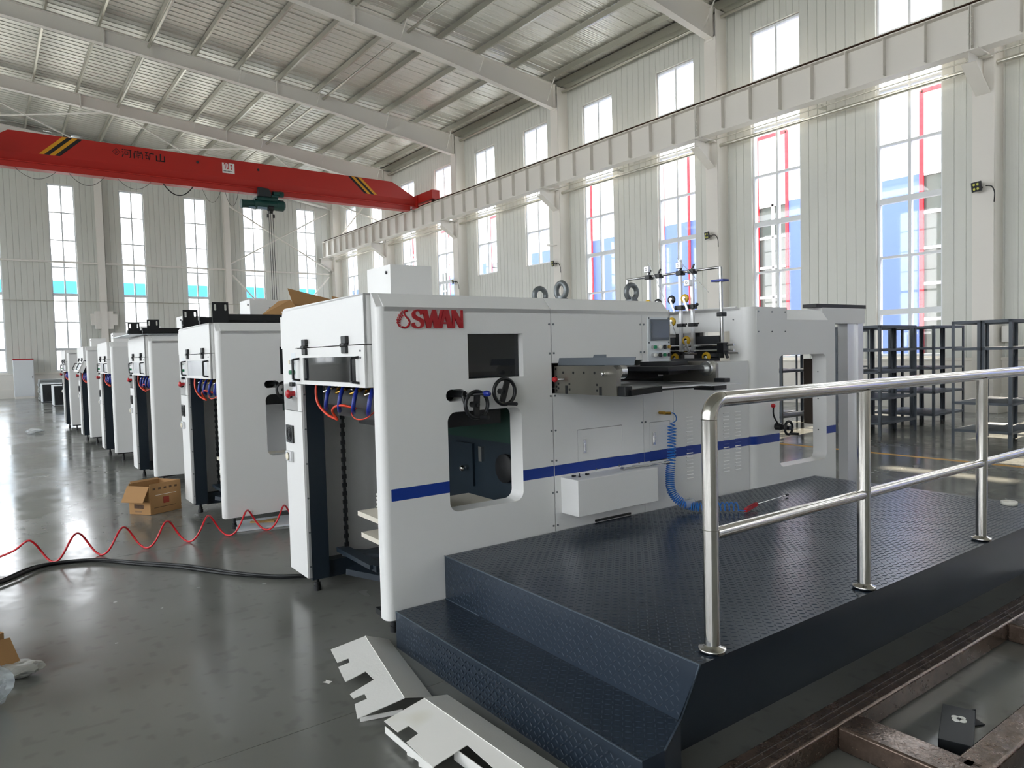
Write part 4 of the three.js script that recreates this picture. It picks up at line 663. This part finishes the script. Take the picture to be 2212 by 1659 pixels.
  mesh('spiral_air_hose', [tube(pts, 0.0085, 560, 8)], mats.hoseRed, 'bright red stretched spiral air hose across the floor near the second machine', 'hose', { askew: true });
  // black cable bundle
  const run = [[-1.2, 0.012, -5.9], [-0.5, 0.012, -6.35], [-0.086, 0.012, -6.6], [0.19, 0.012, -6.9], [0.5, 0.012, -6.83], [0.833, 0.012, -6.43], [1.11, 0.012, -6.06], [1.357, 0.012, -5.64], [1.6, 0.012, -5.33], [1.8, 0.012, -5.2], [2.1, 0.012, -5.1]];
  [0, 1, 2].forEach((i) => mesh('power_cable', tube(run.map(([x, y, z], k) => [x + (i - 1) * 0.02 + 0.012 * Math.sin(k * 1.7 + i * 2), y + (i === 2 ? 0.014 : 0), z + (i - 1) * 0.03]), 0.0115, 120, 8), M(0x17191b, 0.5), ['black power cable on the floor, outermost of the bundle by the near post', 'middle black power cable of the bundle running under the near post', 'black power cable lying on top of the bundle by the near post'][i], 'cable', { askew: true, group: 'black power cables on the floor' }));
  // carton and wrapping at the edge of the picture
  const d = thing('carton_box', 'brown carton with a hanging flap at the left picture edge', 'carton', [-0.25, 0, -4.85], { askew: true });
  part('side', [bar([-0.42, 0.1, -4.55], [-0.06, 0.1, -4.72], 0.006, 0.2), bar([-0.06, 0.1, -4.72], [-0.22, 0.1, -5.05], 0.006, 0.2), bar([-0.22, 0.1, -5.05], [-0.56, 0.1, -4.9], 0.006, 0.2), bar([-0.56, 0.1, -4.9], [-0.42, 0.1, -4.55], 0.006, 0.2)], K, d);
  part('flap', slabSheet([-0.42, 0.205, -4.55], [0.4, -0.035, -0.16], [0.06, -0.13, 0.12], [[0, 0], [0.42, 0], [0.43, 0.19], [0.0, 0.19]], 0.005), K, d);
  const crumple = (c0, r, sx, sy, sz, m, n, lab, cat) => { const g = new THREE.IcosahedronGeometry(1, 4), p = g.attributes.position, gr = noiseGrid(16, 5 + r * 100); for (let i = 0; i < p.count; i++) { const x = p.getX(i), y = p.getY(i), z = p.getZ(i), k = 0.72 + 0.5 * vnoise(gr, 16, 8 + x * 3.1, 8 + z * 3.1 + y * 2) ; p.setXYZ(i, x * k * sx, Math.max(-0.9, y) * k * sy, z * k * sz); } g.computeVertexNormals(); g.computeBoundingBox(); g.translate(c0[0], c0[1] - g.boundingBox.min.y, c0[2]); return mesh(n, uvBox(g), m, lab, cat, { askew: true }); };
  const film = M(0xe8ecee, 0.18, 0, { transmission: 0.75, thickness: 0, ior: 1.4 });
  crumple([-0.02, 0.002, -4.56], 0.3, 0.13, 0.035, 0.09, M(0xb9b9b4, 0.3, 0.3), 'plastic_wrap', 'crumpled grey plastic wrap under the flap of the left carton', 'plastic wrap');
  crumple([-0.17, 0.002, -4.2], 0.5, 0.15, 0.11, 0.13, film, 'plastic_bag', 'clear plastic bag on the floor in front of the left carton', 'plastic bag');
  crumple([0.575, 0.002, -20.6], 0.7, 0.2, 0.06, 0.14, M(0xeff2f3, 0.4, 0, { transmission: 0.3, thickness: 0 }), 'plastic_bag', 'small white plastic bag lying far back on the shiny floor', 'plastic bag');
  // pale sheet and wood scraps under the second machine
  mesh('pale_board', extY([[1.76, 7.02], [2.6, 6.86], [2.66, 7.3], [1.84, 7.44]], 0.002, 0.02), mats.frame, 'pale flat board on the floor under the second machine', 'board', { askew: true });
  mesh('wood_scrap', [bar([1.95, 0.028, -7.25], [2.15, 0.028, -7.12], 0.04, 0.014), bar([2.0, 0.036, -7.15], [2.2, 0.034, -7.2], 0.03, 0.012)], M(0xc9a56c, 0.8), 'light wood scraps on the pale board under the second machine', 'wood scrap', { askew: true });
  // paper stacks on the pile board of the near machine
  mesh('paper_stack', Array.from({ length: 14 }, (_, i) => box(1.9 + 0.004 * Math.sin(i * 2), 0.676 + i * 0.008, -4.15, 2.2, 0.6825 + i * 0.008, -3.86 + 0.004 * Math.sin(i * 3))), mats.paper, 'white paper stack on the pile board inside the logo machine', 'paper stack', { askew: true });
  // tape roll
  mesh('tape_roll', lathe([[0.034, 0], [0.052, 0], [0.052, 0.024], [0.034, 0.024], [0.034, 0]], [5.85, 0.4635, -2.03], 'y', 28), M(0xe9e6da, 0.5), 'white roll of adhesive tape lying on the platform', 'tape roll', { askew: true });
  // blue coiled hose with a red blow gun
  const bp = []; const path = new THREE.CatmullRomCurve3([[4.015, 1.09, -3.56], [4.0, 0.97, -3.555], [3.99, 0.85, -3.55], [3.945, 0.68, -3.53], [3.935, 0.6, -3.5], [3.96, 0.535, -3.44], [4.02, 0.505, -3.36], [4.1, 0.503, -3.28], [4.2, 0.505, -3.2], [4.25, 0.503, -3.16]].map((p) => V(...p))), turns = 46, N = 920, fr = path.computeFrenetFrames(N);
  for (let i = 0; i <= N; i++) { const u = i / N, t0 = u < 0.3 ? u / 0.3 * 13 : u < 0.72 ? 13 + (u - 0.3) / 0.42 * 28 : 41 + (u - 0.72) / 0.28 * 9, p = path.getPointAt(u), an = t0 * Math.PI * 2, R = u < 0.02 ? 0.02 : 0.03; p.addScaledVector(fr.normals[i], Math.cos(an) * R).addScaledVector(fr.binormals[i], Math.sin(an) * R); bp.push([p.x, Math.max(0.468, p.y), p.z]); }
  const hs = thing('coiled_air_hose', 'blue coiled air hose hanging from the machine cover onto the platform', 'hose', [3.99, 0.463, -3.55], { askew: true });
  part('coil', tube([[3.965, 1.175, -3.55], [4.01, 1.175, -3.55], [4.045, 1.15, -3.55], [4.045, 1.115, -3.55], ...bp.filter((_, i) => i % 1 === 0), [4.262, 0.475, -3.135], [4.268, 0.48, -3.11]], 0.0042, 2400, 6), mats.hose, hs);
  part('coupling', [cyl([3.945, 1.178, ZS], [3.945, 1.178, -3.57], 0.012), cyl([3.935, 1.178, -3.56], [3.985, 1.175, -3.55], 0.011)], mats.brass, hs);
  part('film_wrap', lathe([[0.034, -0.05], [0.04, -0.03], [0.037, 0], [0.041, 0.03], [0.035, 0.05]], [3.985, 0.525, -3.4], 'x', 14), film, hs);
  const gun = thing('air_blow_gun', 'red air blow gun with a long thin nozzle lying on the platform', 'blow gun', [4.33, 0.463, -3.12], { askew: true });
  part('grip', [bar([4.265, 0.482, -3.112], [4.35, 0.488, -3.13], 0.022, 0.026), bar([4.34, 0.487, -3.128], [4.43, 0.5, -3.135], 0.02, 0.024), bar([4.3, 0.5, -3.12], [4.4, 0.512, -3.13], 0.01, 0.006)], mats.red, gun); part('nozzle', cyl([4.42, 0.498, -3.135], [4.94, 0.48, -3.225], 0.0035, 8), mats.chrome, gun); part('tip', cyl([4.93, 0.48, -3.224], [4.965, 0.479, -3.23], 0.009), mats.black, gun);
}
// ---------------------------------------------------------------- grey storage racks
{
  const L = 1.38, D = 0.41, H = 1.96, lev = [0.22, 0.66, 1.13, 1.52, 1.94];
  const mk = (x, z, label) => {
    const t = thing('storage_rack', label, 'rack', [x, 0, z], { group: 'grey storage racks' });
    const ang = extY([[0, 0], [0.045, 0], [0.045, 0.005], [0.005, 0.005], [0.005, 0.045], [0, 0.045]], 0, H);
    for (const [a, b, r] of [[0, 0, 0], [L, 0, Math.PI / 2], [L, -D, Math.PI], [0, -D, -Math.PI / 2]]) put('leg', ang, mats.rackGrey, t, [x + a, 0, z + b], r);
    const shelf = mrg([box(0, 0.035, -D, L, 0.04, 0), box(0, 0, -0.003, L, 0.04, 0), box(0, 0, -D, L, 0.04, -D + 0.003), box(0, 0, -D, 0.003, 0.04, 0), box(L - 0.003, 0, -D, L, 0.04, 0), box(L * 0.3, 0.005, -D, L * 0.3 + 0.04, 0.035, 0), box(L * 0.68, 0.005, -D, L * 0.68 + 0.04, 0.035, 0)]);
    const top = mrg([box(0, 0, -0.004, L, 0.045, 0), box(0, 0, -D, L, 0.045, -D + 0.004), box(0, 0, -D, 0.004, 0.045, 0), box(L - 0.004, 0, -D, L, 0.045, 0), box(0.1, 0.02, -D, L * 0.92, 0.03, 0)]);
    lev.forEach((y, i) => put(i === 4 ? 'top_frame' : 'shelf', i === 4 ? top : shelf, mats.rackGrey, t, [x, y - 0.02, z])); return t;
  };
  const first = mk(12.5, -4.1, 'grey steel storage rack nearest the picture edge, right of the yellow line');
  const words = ['grey rack touching the nearest rack, on the yellow line side', 'grey rack third from the picture edge, with a gap behind it', 'grey rack at the corner of the second group, its end leg nearest the feeder', 'grey rack directly behind the corner rack of the second group', 'grey rack third back from the corner of the second group', 'grey rack in the wall side row, beside the second group', 'grey rack in the wall side row, second one back', 'grey rack in the wall side row, third one back', 'grey rack seen through the feeder opening, front one', 'grey rack seen through the feeder opening, behind the front one', 'grey rack in the wall side row beyond the feeder opening'];
  [[12.47, -4.515], [14.6, -4.1], [12.63, -6.13], [12.63, -6.545], [12.63, -6.96], [14.75, -6.13], [14.75, -6.545], [14.75, -6.96], [12.7, -8.1], [12.7, -8.6], [14.8, -8.1]].forEach(([x, z], i) => copyThing(first, x - 12.5, 0, z + 4.1, words[i]));
}

// ---------------------------------------------------------------- overhead crane
{
  const redP = M(0xb2241c, 0.42, 0, { bumpMap: fine, bumpScale: 0.0006 }), yel = M(0xd99a1c, 0.5), blk = M(0x15161a, 0.5), teal = M(0x12403c, 0.4), z = -31;
  const t = thing('bridge_crane', 'red overhead travelling crane bridge with hazard stripes, spanning the hall above the machines', 'crane', [8.7, 8.75, z]);
  const out = [[-0.35, 9.3], [0.0, 9.35], [1.05, 10.03], [16.12, 10.03], [17.5, 9.35], [17.5, 9.28], [-0.35, 9.28]];
  part('box_girder', [extZ(out, z - 0.42, z), extX([[-z, 9.28], [-z + 0.42, 9.28], [-z + 0.3, 8.98], [-z + 0.12, 8.98]], -0.35, 17.45)], redP, t);
  part('bottom_flange', [box(-0.35, 8.95, z - 0.44, 17.3, 8.99, z + 0.02), box(-0.35, 8.77, z - 0.22, 17.2, 8.95, z - 0.2), box(-0.35, 8.74, z - 0.42, 17.1, 8.78, z + 0.0), box(-0.35, 8.78, z - 0.04, 17.1, 8.95, z - 0.02)], redP, t);
  part('end_carriage', [rbox(17.52, 9.12, -33.1, 17.95, 9.55, -29.6, 0.015)], redP, t); part('end_carriage', rbox(-0.4, 9.12, -33.1, -0.02, 9.55, -29.6, 0.015), redP, t);
  part('bolted_joint', [box(17.44, 8.9, z - 0.46, 17.52, 9.5, z + 0.04), ...Array.from({ length: 6 }, (_, i) => cyl([17.43, 9.0 + i * 0.09, z + 0.02], [17.53, 9.0 + i * 0.09, z + 0.02], 0.02, 6))], redP, t);
  for (const zz of [-32.8, -29.9]) part('wheel', cyl([17.68, 9.19, zz], [17.82, 9.19, zz], 0.12, 20), blk, t);
  const hz = (xt, xb, cols) => cols.forEach((m, i) => { const w = 0.163; part('hazard_stripe', extZ([[xb + i * w, 9.31], [xb + (i + 1) * w, 9.31], [xt + (i + 1) * w, 10.02], [xt + i * w, 10.02]], z, z + 0.003), m, t); });
  hz(2.68, 1.93, [yel, blk, yel, blk]); hz(13.88, 14.68, [blk, yel, blk, yel]);
  for (const [x, y] of [[7.35, 9.75], [9.79, 9.755]]) part('access_hole', cyl([x, y, z], [x, y, z + 0.004], 0.055, 16), blk, t);
  // maker's mark in strokes
  const mk = part('lettering', box(4.3, 9.5, z, 4.301, 9.501, z + 0.001), blk, t);
  const X0 = 4.62, ch = 0.3, st = (n, ax, ay, bx, by, w = 0.034) => part('stroke', bar([X0 + n * 0.395 + ax * 0.33, 9.575 + ay * ch, z + 0.002], [X0 + n * 0.395 + bx * 0.33, 9.575 + by * ch, z + 0.002], 0.004, w, Math.abs(bx - ax) * 0.33 > Math.abs(by - ay) * ch ? [0, 1, 0] : [1, 0, 0]), blk, mk);
  [[0.02, 1, 0.14, 0.9], [0, 0.7, 0.12, 0.6], [0.02, 0.02, 0.14, 0.42], [0.22, 0.95, 1, 0.95], [0.3, 0.72, 0.62, 0.72, 0.022], [0.3, 0.38, 0.62, 0.38, 0.022], [0.3, 0.36, 0.3, 0.74, 0.022], [0.62, 0.36, 0.62, 0.74, 0.022], [0.88, 0.02, 0.88, 0.96], [0.74, 0.06, 0.88, 0.06]].forEach((s) => st(0, ...s));
  [[0.1, 0.9, 0.9, 0.9], [0.5, 0.74, 0.5, 1.04], [0.06, 0.7, 0.94, 0.7], [0.06, 0, 0.06, 0.7], [0.94, 0, 0.94, 0.7], [0.36, 0.58, 0.42, 0.48, 0.022], [0.64, 0.58, 0.58, 0.48, 0.022], [0.24, 0.42, 0.76, 0.42, 0.024], [0.24, 0.24, 0.76, 0.24, 0.024], [0.5, 0.04, 0.5, 0.46, 0.028]].forEach((s) => st(1, ...s));
  [[0.02, 0.94, 0.42, 0.94], [0.22, 0.9, 0.08, 0.5], [0.14, 0.14, 0.14, 0.56, 0.026], [0.38, 0.14, 0.38, 0.56, 0.026], [0.14, 0.54, 0.38, 0.54, 0.026], [0.14, 0.16, 0.38, 0.16, 0.026], [0.54, 0.86, 1, 0.86], [0.76, 0.88, 0.76, 1.02], [0.54, 0.4, 0.54, 0.88], [0.54, 0.42, 0.46, 0.04]].forEach((s) => st(2, ...s));
  [[0.5, 0.06, 0.5, 1], [0.06, 0.04, 0.06, 0.72], [0.94, 0, 0.94, 0.76], [0.04, 0.06, 0.96, 0.06]].forEach((s) => st(3, ...s, 0.045));
  const D = (a, b, w = 0.016) => part('emblem', bar([4.43 + a[0] * 0.13, 9.74 + a[1] * 0.13, z + 0.002], [4.43 + b[0] * 0.13, 9.74 + b[1] * 0.13, z + 0.002], 0.004, w, [0.7, 0.7, 0]), blk, mk);
  D([-1, 0], [0, 1]); D([0, 1], [1, 0]); D([1, 0], [0, -1]); D([0, -1], [-1, 0]); D([-0.4, 0.25], [0.4, 0.25], 0.01); D([-0.45, 0], [0.45, 0], 0.01); D([-0.4, -0.25], [0.4, -0.25], 0.01); D([-0.05, 0.5], [0.05, -0.5], 0.01);
  const sg = part('load_sign', box(8.31, 9.45, z, 8.8, 9.87, z + 0.006), M(0xe8e6e2, 0.5), t);
  const txt = (s, x, y, h, w, m) => { const g = new TextGeometry(s, { font: sansB, size: 1, depth: 0.004, curveSegments: 5, bevelEnabled: false }); g.computeBoundingBox(); const b = g.boundingBox; g.translate(-b.min.x, 0, 0).scale(w / (b.max.x - b.min.x), h, 1).translate(x, y, z + 0.006); part('lettering', uvBox(g), m, sg); };
  txt('10', 8.37, 9.62, 0.27, 0.21, mats.red); txt('t', 8.63, 9.62, 0.24, 0.08, mats.red);
  for (let i = 0; i < 7; i++) part('lettering', box(8.36 + i * 0.052, 9.515, z + 0.006, 8.395 + i * 0.052, 9.55, z + 0.008), blk, sg);
  // festoon cables
  [[1.2, 2.45, 0.33, 0.008], [2.85, 4.0, 0.38, 0.009], [4.45, 5.6, 0.33, 0.008], [6.05, 7.15, 0.4, 0.022], [7.5, 8.25, 0.55, 0.007], [8.4, 8.95, 0.62, 0.008]].forEach(([a, b, d, r], i) => mesh('festoon_cable', tube(Array.from({ length: 9 }, (_, k) => { const u = k / 8; return [a + (b - a) * u, 8.74 - d * 4 * u * (1 - u), z - 0.1]; }), r, 32, 6), blk, i === 3 ? 'thick black cable loop hanging under the red crane girder' : `thin cable loop under the red crane girder, ${ord[i > 3 ? i - 1 : i]} thin one from the picture edge`, 'cable', { group: 'festoon cables under the crane' }));
  // hoist
  const h = thing('wire_rope_hoist', 'dark green electric hoist with its ropes, under the red crane girder', 'hoist', [10, 8.1, z - 0.1]), zh = z - 0.2;
  part('motor', [cyl([9.12, 8.3, zh], [9.62, 8.32, zh], 0.165, 20), cyl([9.06, 8.3, zh], [9.12, 8.3, zh], 0.19, 20), ...Array.from({ length: 8 }, (_, i) => bar([9.14, 8.3 + 0.165 * Math.sin(i * 0.785), zh + 0.165 * Math.cos(i * 0.785)], [9.6, 8.32 + 0.165 * Math.sin(i * 0.785), zh + 0.165 * Math.cos(i * 0.785)], 0.02, 0.02))], teal, h);
  part('drum', [cyl([9.68, 8.34, zh], [10.86, 8.36, zh], 0.225, 28), cyl([10.55, 8.36, zh], [10.86, 8.36, zh], 0.24, 28), cyl([10.86, 8.36, zh], [10.93, 8.36, zh], 0.24, 28, 0.18), cyl([9.6, 8.33, zh], [9.68, 8.33, zh], 0.24, 20), box(9.7, 8.5, zh - 0.2, 10.6, 8.66, zh + 0.18)], teal, h);
  part('grey_cover', [box(9.35, 8.1, zh + 0.08, 9.62, 8.18, zh + 0.18), box(9.7, 8.1, zh + 0.1, 10.1, 8.2, zh + 0.235)], M(0x6d8290, 0.4), h);
  part('control_box', [extZ([[9.68, 8.62], [10.22, 8.62], [10.22, 8.8], [10.12, 8.96], [9.7, 8.98]], zh + 0.23, zh + 0.42), box(9.85, 8.72, zh + 0.42, 9.95, 8.82, zh + 0.425)], M(0x1b2429, 0.4), h);
  part('travel_motor', [cyl([10.34, 8.78, zh + 0.3], [10.74, 8.78, zh + 0.3], 0.11, 18), cyl([10.6, 8.78, zh + 0.32], [10.78, 8.78, zh + 0.32], 0.125, 18), box(10.25, 8.62, zh + 0.2, 10.55, 8.7, zh + 0.4)], teal, h);
  part('rope_guide', [cyl([10.16, 8.2, zh + 0.1], [10.38, 8.2, zh + 0.1], 0.14, 18), cyl([10.2, 8.06, zh + 0.1], [10.34, 8.06, zh + 0.1], 0.1, 14)], M(0x14161b, 0.4), h);
  [[10.17, 0.05], [10.27, 0], [10.35, 0.05]].forEach(([x, d]) => part('rope', cyl([x, 8.1, zh + 0.1 + d], [x + 0.05, 2.2, zh + 0.1 + d], 0.012, 6), blk, h));
  for (const x of [10.14, 10.4]) part('limit_weight', rbox(x - 0.035, 7.78, zh + 0.06, x + 0.035, 7.93, zh + 0.16, 0.01), blk, h);
}
// ---------------------------------------------------------------- braces, wires, lamps and boxes on the walls
{
  const g = 'white brace tubes in the corner bay', W2 = mats.steelPaint, zf = ZF + 0.5;
  const br = (a, b, r, l, grp = g) => mesh('brace_tube', [cyl(a, b, r, 10)], W2, l, 'brace', { group: grp });
  br([11.95, 10.68, zf], [18.03, 7.18, zf - 0.02], 0.045, 'white diagonal brace tube on the far wall falling to the crane rail corner');
  br([11.93, 7.32, zf - 0.1], [18.0, 10.85, zf - 0.1], 0.045, 'white diagonal brace tube on the far wall rising to the crane rail corner');
  br([11.98, 6.65, zf], [16.6, 1.5, zf], 0.045, 'lower white diagonal brace on the far wall falling behind the machine tops');
  br([18.0, 6.8, zf - 0.1], [13.3, 1.5, zf - 0.1], 0.045, 'lower white diagonal brace on the far wall dropping from the corner column');
  br([14.92, 11.65, zf], [17.91, 11.2, zf], 0.06, 'short white brace under the roof just behind the hoist');
  br([18.6, 11.55, -43.6], [18.6, 9.1, -36.6], 0.04, 'white diagonal brace on the crane rail wall above the rail, falling from the corner');
  br([18.55, 9.1, -43.6], [18.55, 11.55, -36.6], 0.04, 'white diagonal brace on the crane rail wall above the rail, rising from the corner');
  for (const [a, b, i] of [[-14.3, -7.8, 0], [-7.8, -1.26, 1], [-1.26, 5.27, 2], [5.27, 11.8, 3], [11.8, 18.2, 4]]) mesh('horizontal_tube', [cyl([a + 0.18, 6.98, zf - 0.15], [b - 0.18, 6.98, zf - 0.15], 0.05, 10)], W2, `white horizontal tube across the far wall between posts, ${ord[4 - i]} from the crane rail corner`, 'tube', { group: 'horizontal tubes on the far wall' });
  mesh('stretched_wire', cyl([XL + 0.3, 4.94, zf], [18.2, 4.94, zf], 0.022, 6), mats.galv, 'thin wire stretched across the far wall below the horizontal tubes', 'wire');
  const rb = 'thin white roof braces of the last bay';
  const rz = (x) => roofTop(x) - 0.33;
  [[[-1.2, -36.6], [5.3, -43.6]], [[-1.2, -43.6], [5.3, -36.6]], [[5.4, -36.6], [11.9, -43.6]], [[5.4, -43.6], [11.9, -36.6]], [[12.0, -36.6], [18.2, -43.6]], [[12.0, -43.6], [18.2, -36.6]]].forEach(([a, b], i) => mesh('roof_brace', [bar([a[0], rz(a[0]), a[1]], [b[0], rz(b[0]), b[1]], 0.07, 0.05)], W2, `white brace below the roof in the last bay, ${['near the ridge leaning one way', 'near the ridge crossing the first', 'in the middle leaning one way', 'in the middle crossing its twin', 'near the wall leaning one way', 'near the wall crossing its twin'][i]}`, 'brace', { group: rb }));
  // flood lamps on the columns
  const flood = (z, word) => {
    const b = [18.3, 5.0, z], t = thing('flood_lamp', `small black four-lens flood lamp with a cable on the column, ${word}`, 'lamp', b, { group: 'flood lamps on the columns' });
    const q = (geo) => geo.map((x) => x.translate(-b[0], -b[1], -b[2]).rotateZ(0.12).rotateY(-0.35).translate(...b));
    const body = part('housing', q([rbox(18.16, 5.03, z - 0.12, 18.2, 5.25, z + 0.12, 0.01)]), mats.black, t);
    for (const dy of [5.09, 5.19]) for (const dz of [-0.045, 0.045]) part('lens', q([lathe([[0, 0.008], [0.025, 0.005], [0.036, 0], [0, 0]].map(([r, h]) => [r, -h]).reverse(), [18.16, dy, z + dz], 'x', 16)]), M(0xc9c763, 0.25), body);
    part('bracket', [box(18.2, 5.1, z - 0.02, 18.345, 5.13, z + 0.02)], mats.black, t);
    part('cable', tube([[18.22, 5.12, z + 0.12], [18.24, 5.1, z + 0.22], [18.28, 4.98, z + 0.27], [18.33, 4.75, z + 0.25]], 0.012, 20, 6), mats.black, t);
  };
  ['nearest the racks', 'behind the feeder', 'above the lifting eyes', 'beside the white motor box'].forEach((w, i) => flood(colZ[i + 2] - 0.02, w));
  const cam = thing('security_camera', 'small white camera on a bracket on the column above the lifting eyes', 'camera', [18.3, 5.85, colZ[4]]);
  part('arm', [bar([18.34, 5.85, colZ[4]], [18.1, 5.83, colZ[4] - 0.1], 0.03, 0.03)], mats.white, cam); part('body', [rbox(17.95, 5.8, colZ[4] - 0.16, 18.25, 5.88, colZ[4] - 0.06, 0.02)], mats.white, cam);
  const eb = thing('electric_box', 'white electric box on the wall beside the column nearest the racks', 'electric box', [18.78, 1.6, -6.2]); part('case', rbox(18.66, 1.6, -6.33, 18.87, 1.97, -6.08, 0.008), mats.white, eb); part('lid', rbox(18.65, 1.62, -6.31, 18.66, 1.95, -6.1, 0.004), mats.white, eb);
  [[2, 'nearest the racks'], [3, 'behind the feeder'], [4, 'above the lifting eyes'], [5, 'beside the white motor box']].forEach(([k, w]) => mesh('cable_trunk', [box(18.42, 2.05, colZ[k] + 0.17, 18.47, 7.8, colZ[k] + 0.21)], mats.white, `thin white cable trunking up the column ${w}`, 'cable trunk', { group: 'cable trunks on the columns' }));
  // cabinet and crates by the far wall
  const c = thing('control_cabinet', 'tall pale grey cabinet with a red top edge by the far wall', 'cabinet', [1.55, 0, -43.2]);
  part('case', box(1.13, 0.1, -43.6, 1.98, 1.93, -43.1), mats.frame, c); part('top_trim', box(1.12, 1.93, -43.62, 1.99, 1.99, -43.08), mats.red, c); part('plinth', box(1.15, 0, -43.58, 1.96, 0.1, -43.12), mats.white, c); part('door', rbox(1.15, 0.14, -43.1, 1.96, 1.9, -43.085, 0.004), mats.frame, c); part('handle', box(1.9, 1.0, -43.085, 1.92, 1.12, -43.07), mats.black, c);
  const cr = (x, z, s, l) => { const t = thing('dark_crate', l, 'crate', [x, 0, z]); part('body', box(x, 0.03, z - 1.2, x + s, 0.82, z), mats.frame, t); part('front', [box(x + 0.02, 0.05, z, x + s - 0.02, 0.8, z + 0.02)], mats.dark, t); part('round_hatch', cyl([x + s * 0.35, 0.36, z + 0.02], [x + s * 0.35, 0.36, z + 0.06], 0.13, 18), mats.black, t); part('skid', box(x, 0, z - 1.2, x + s, 0.03, z), mats.dark, t); };
  cr(2.14, -33.3, 0.8, 'dark crate with a round hatch, nearer one beside the last machine'); cr(1.95, -36.9, 0.8, 'dark crate with a round hatch behind the nearer one, left of it');
  const st = thing('sheet_pile', 'pile of grey flat sheets behind the dark crates', 'sheet pile', [2.5, 0, -39.5]); for (let i = 0; i < 9; i++) part('sheet', box(1.95 + 0.02 * (i % 3), 0.05 + i * 0.105, -40.3, 3.6, 0.14 + i * 0.105, -39.0 + 0.02 * (i % 2)), M(0x8f9494, 0.6), st);
}
// ---------------------------------------------------------------- outside
{
  const g = thing('ground', '', '', [0, 0, 0], { kind: 'structure' }); part('yard', box(-90, -0.6, -130, 110, -0.42, 90), M(0xa9a7a0, 0.9), g);
  const b = thing('neighbour_hall', 'neighbouring hall outside, white above and blue below with red trims, through the side windows', 'building', [30, 0, -20]);
  const white = M(0xd9dadb, 0.5), blue = M(0x5068a6, 0.5), redT = M(0xc0182a, 0.45), gl = M(0x4b5250, 0.12), x = 30, ws = []; for (let k = -4; k < 8; k++) ws.push(-12.15 - 7.4 * k);
  ws.sort((p, q) => q - p); let z = 40;
  for (const c of [...ws, -80]) { const a = c + 0.75; if (a < z) { part('blue_panel', box(x, 0.9, a, x + 0.3, 8.3, z), blue, b); part('white_panel', box(x, 8.3, a, x + 0.3, 11.7, z), white, b); } z = c - 0.75; }
  for (const c of ws) {
    const w = part('window', [box(x + 0.1, 0.9, c - 0.75, x + 0.14, 8.3, c + 0.75)], gl, b); part('window_frame', [1.0, 2.5, 3.9, 5.3, 6.7, 8.2].map((y) => box(x + 0.02, y, c - 0.75, x + 0.1, y + 0.12, c + 0.75)).concat([box(x + 0.02, 0.9, c - 0.06, x + 0.1, 8.3, c + 0.06)]), white, w);
    part('upper_panel', box(x, 8.3, c - 0.75, x + 0.25, 11.7, c + 0.75), white, b);
    for (const s of [-1, 1]) part('red_trim', box(x - 0.06, 0, c + s * 0.78 - 0.07, x + 0.04, 11.5, c + s * 0.78 + 0.07), redT, b);
    part('red_trim', box(x - 0.06, 11.4, c - 0.8, x + 0.04, 11.55, c + 0.8), redT, b);
    part('downpipe', cyl([x - 0.12, 0, c + 2.6], [x - 0.12, 11.6, c + 2.6], 0.07, 10), redT, b);
  }
  part('eave_trim', box(x - 0.15, 11.7, -82, x + 0.3, 11.95, 42), white, b); part('roof', box(x, 11.9, -82, x + 22, 12.2, 42), white, b); part('base', box(x - 0.05, 0, -82, x + 0.4, 0.9, 42), M(0x9a9a98, 0.8), b); part('core', box(x + 0.31, 0, -82, x + 22, 11.7, 42), white, b);
  const f = thing('far_hall', 'distant white hall with a bright blue band outside the far windows', 'building', [0, 0, -75]);
  part('wall', box(-60, 0, -90, 60, 11, -75), white, f); part('blue_band', box(-60, 8.0, -75, 60, 9.1, -74.9), M(0x2a9fd8, 0.5), f); part('roof_edge', box(-60, 11, -90, 60, 11.3, -74.8), white, f);
}
renderer.render(scene, camera);
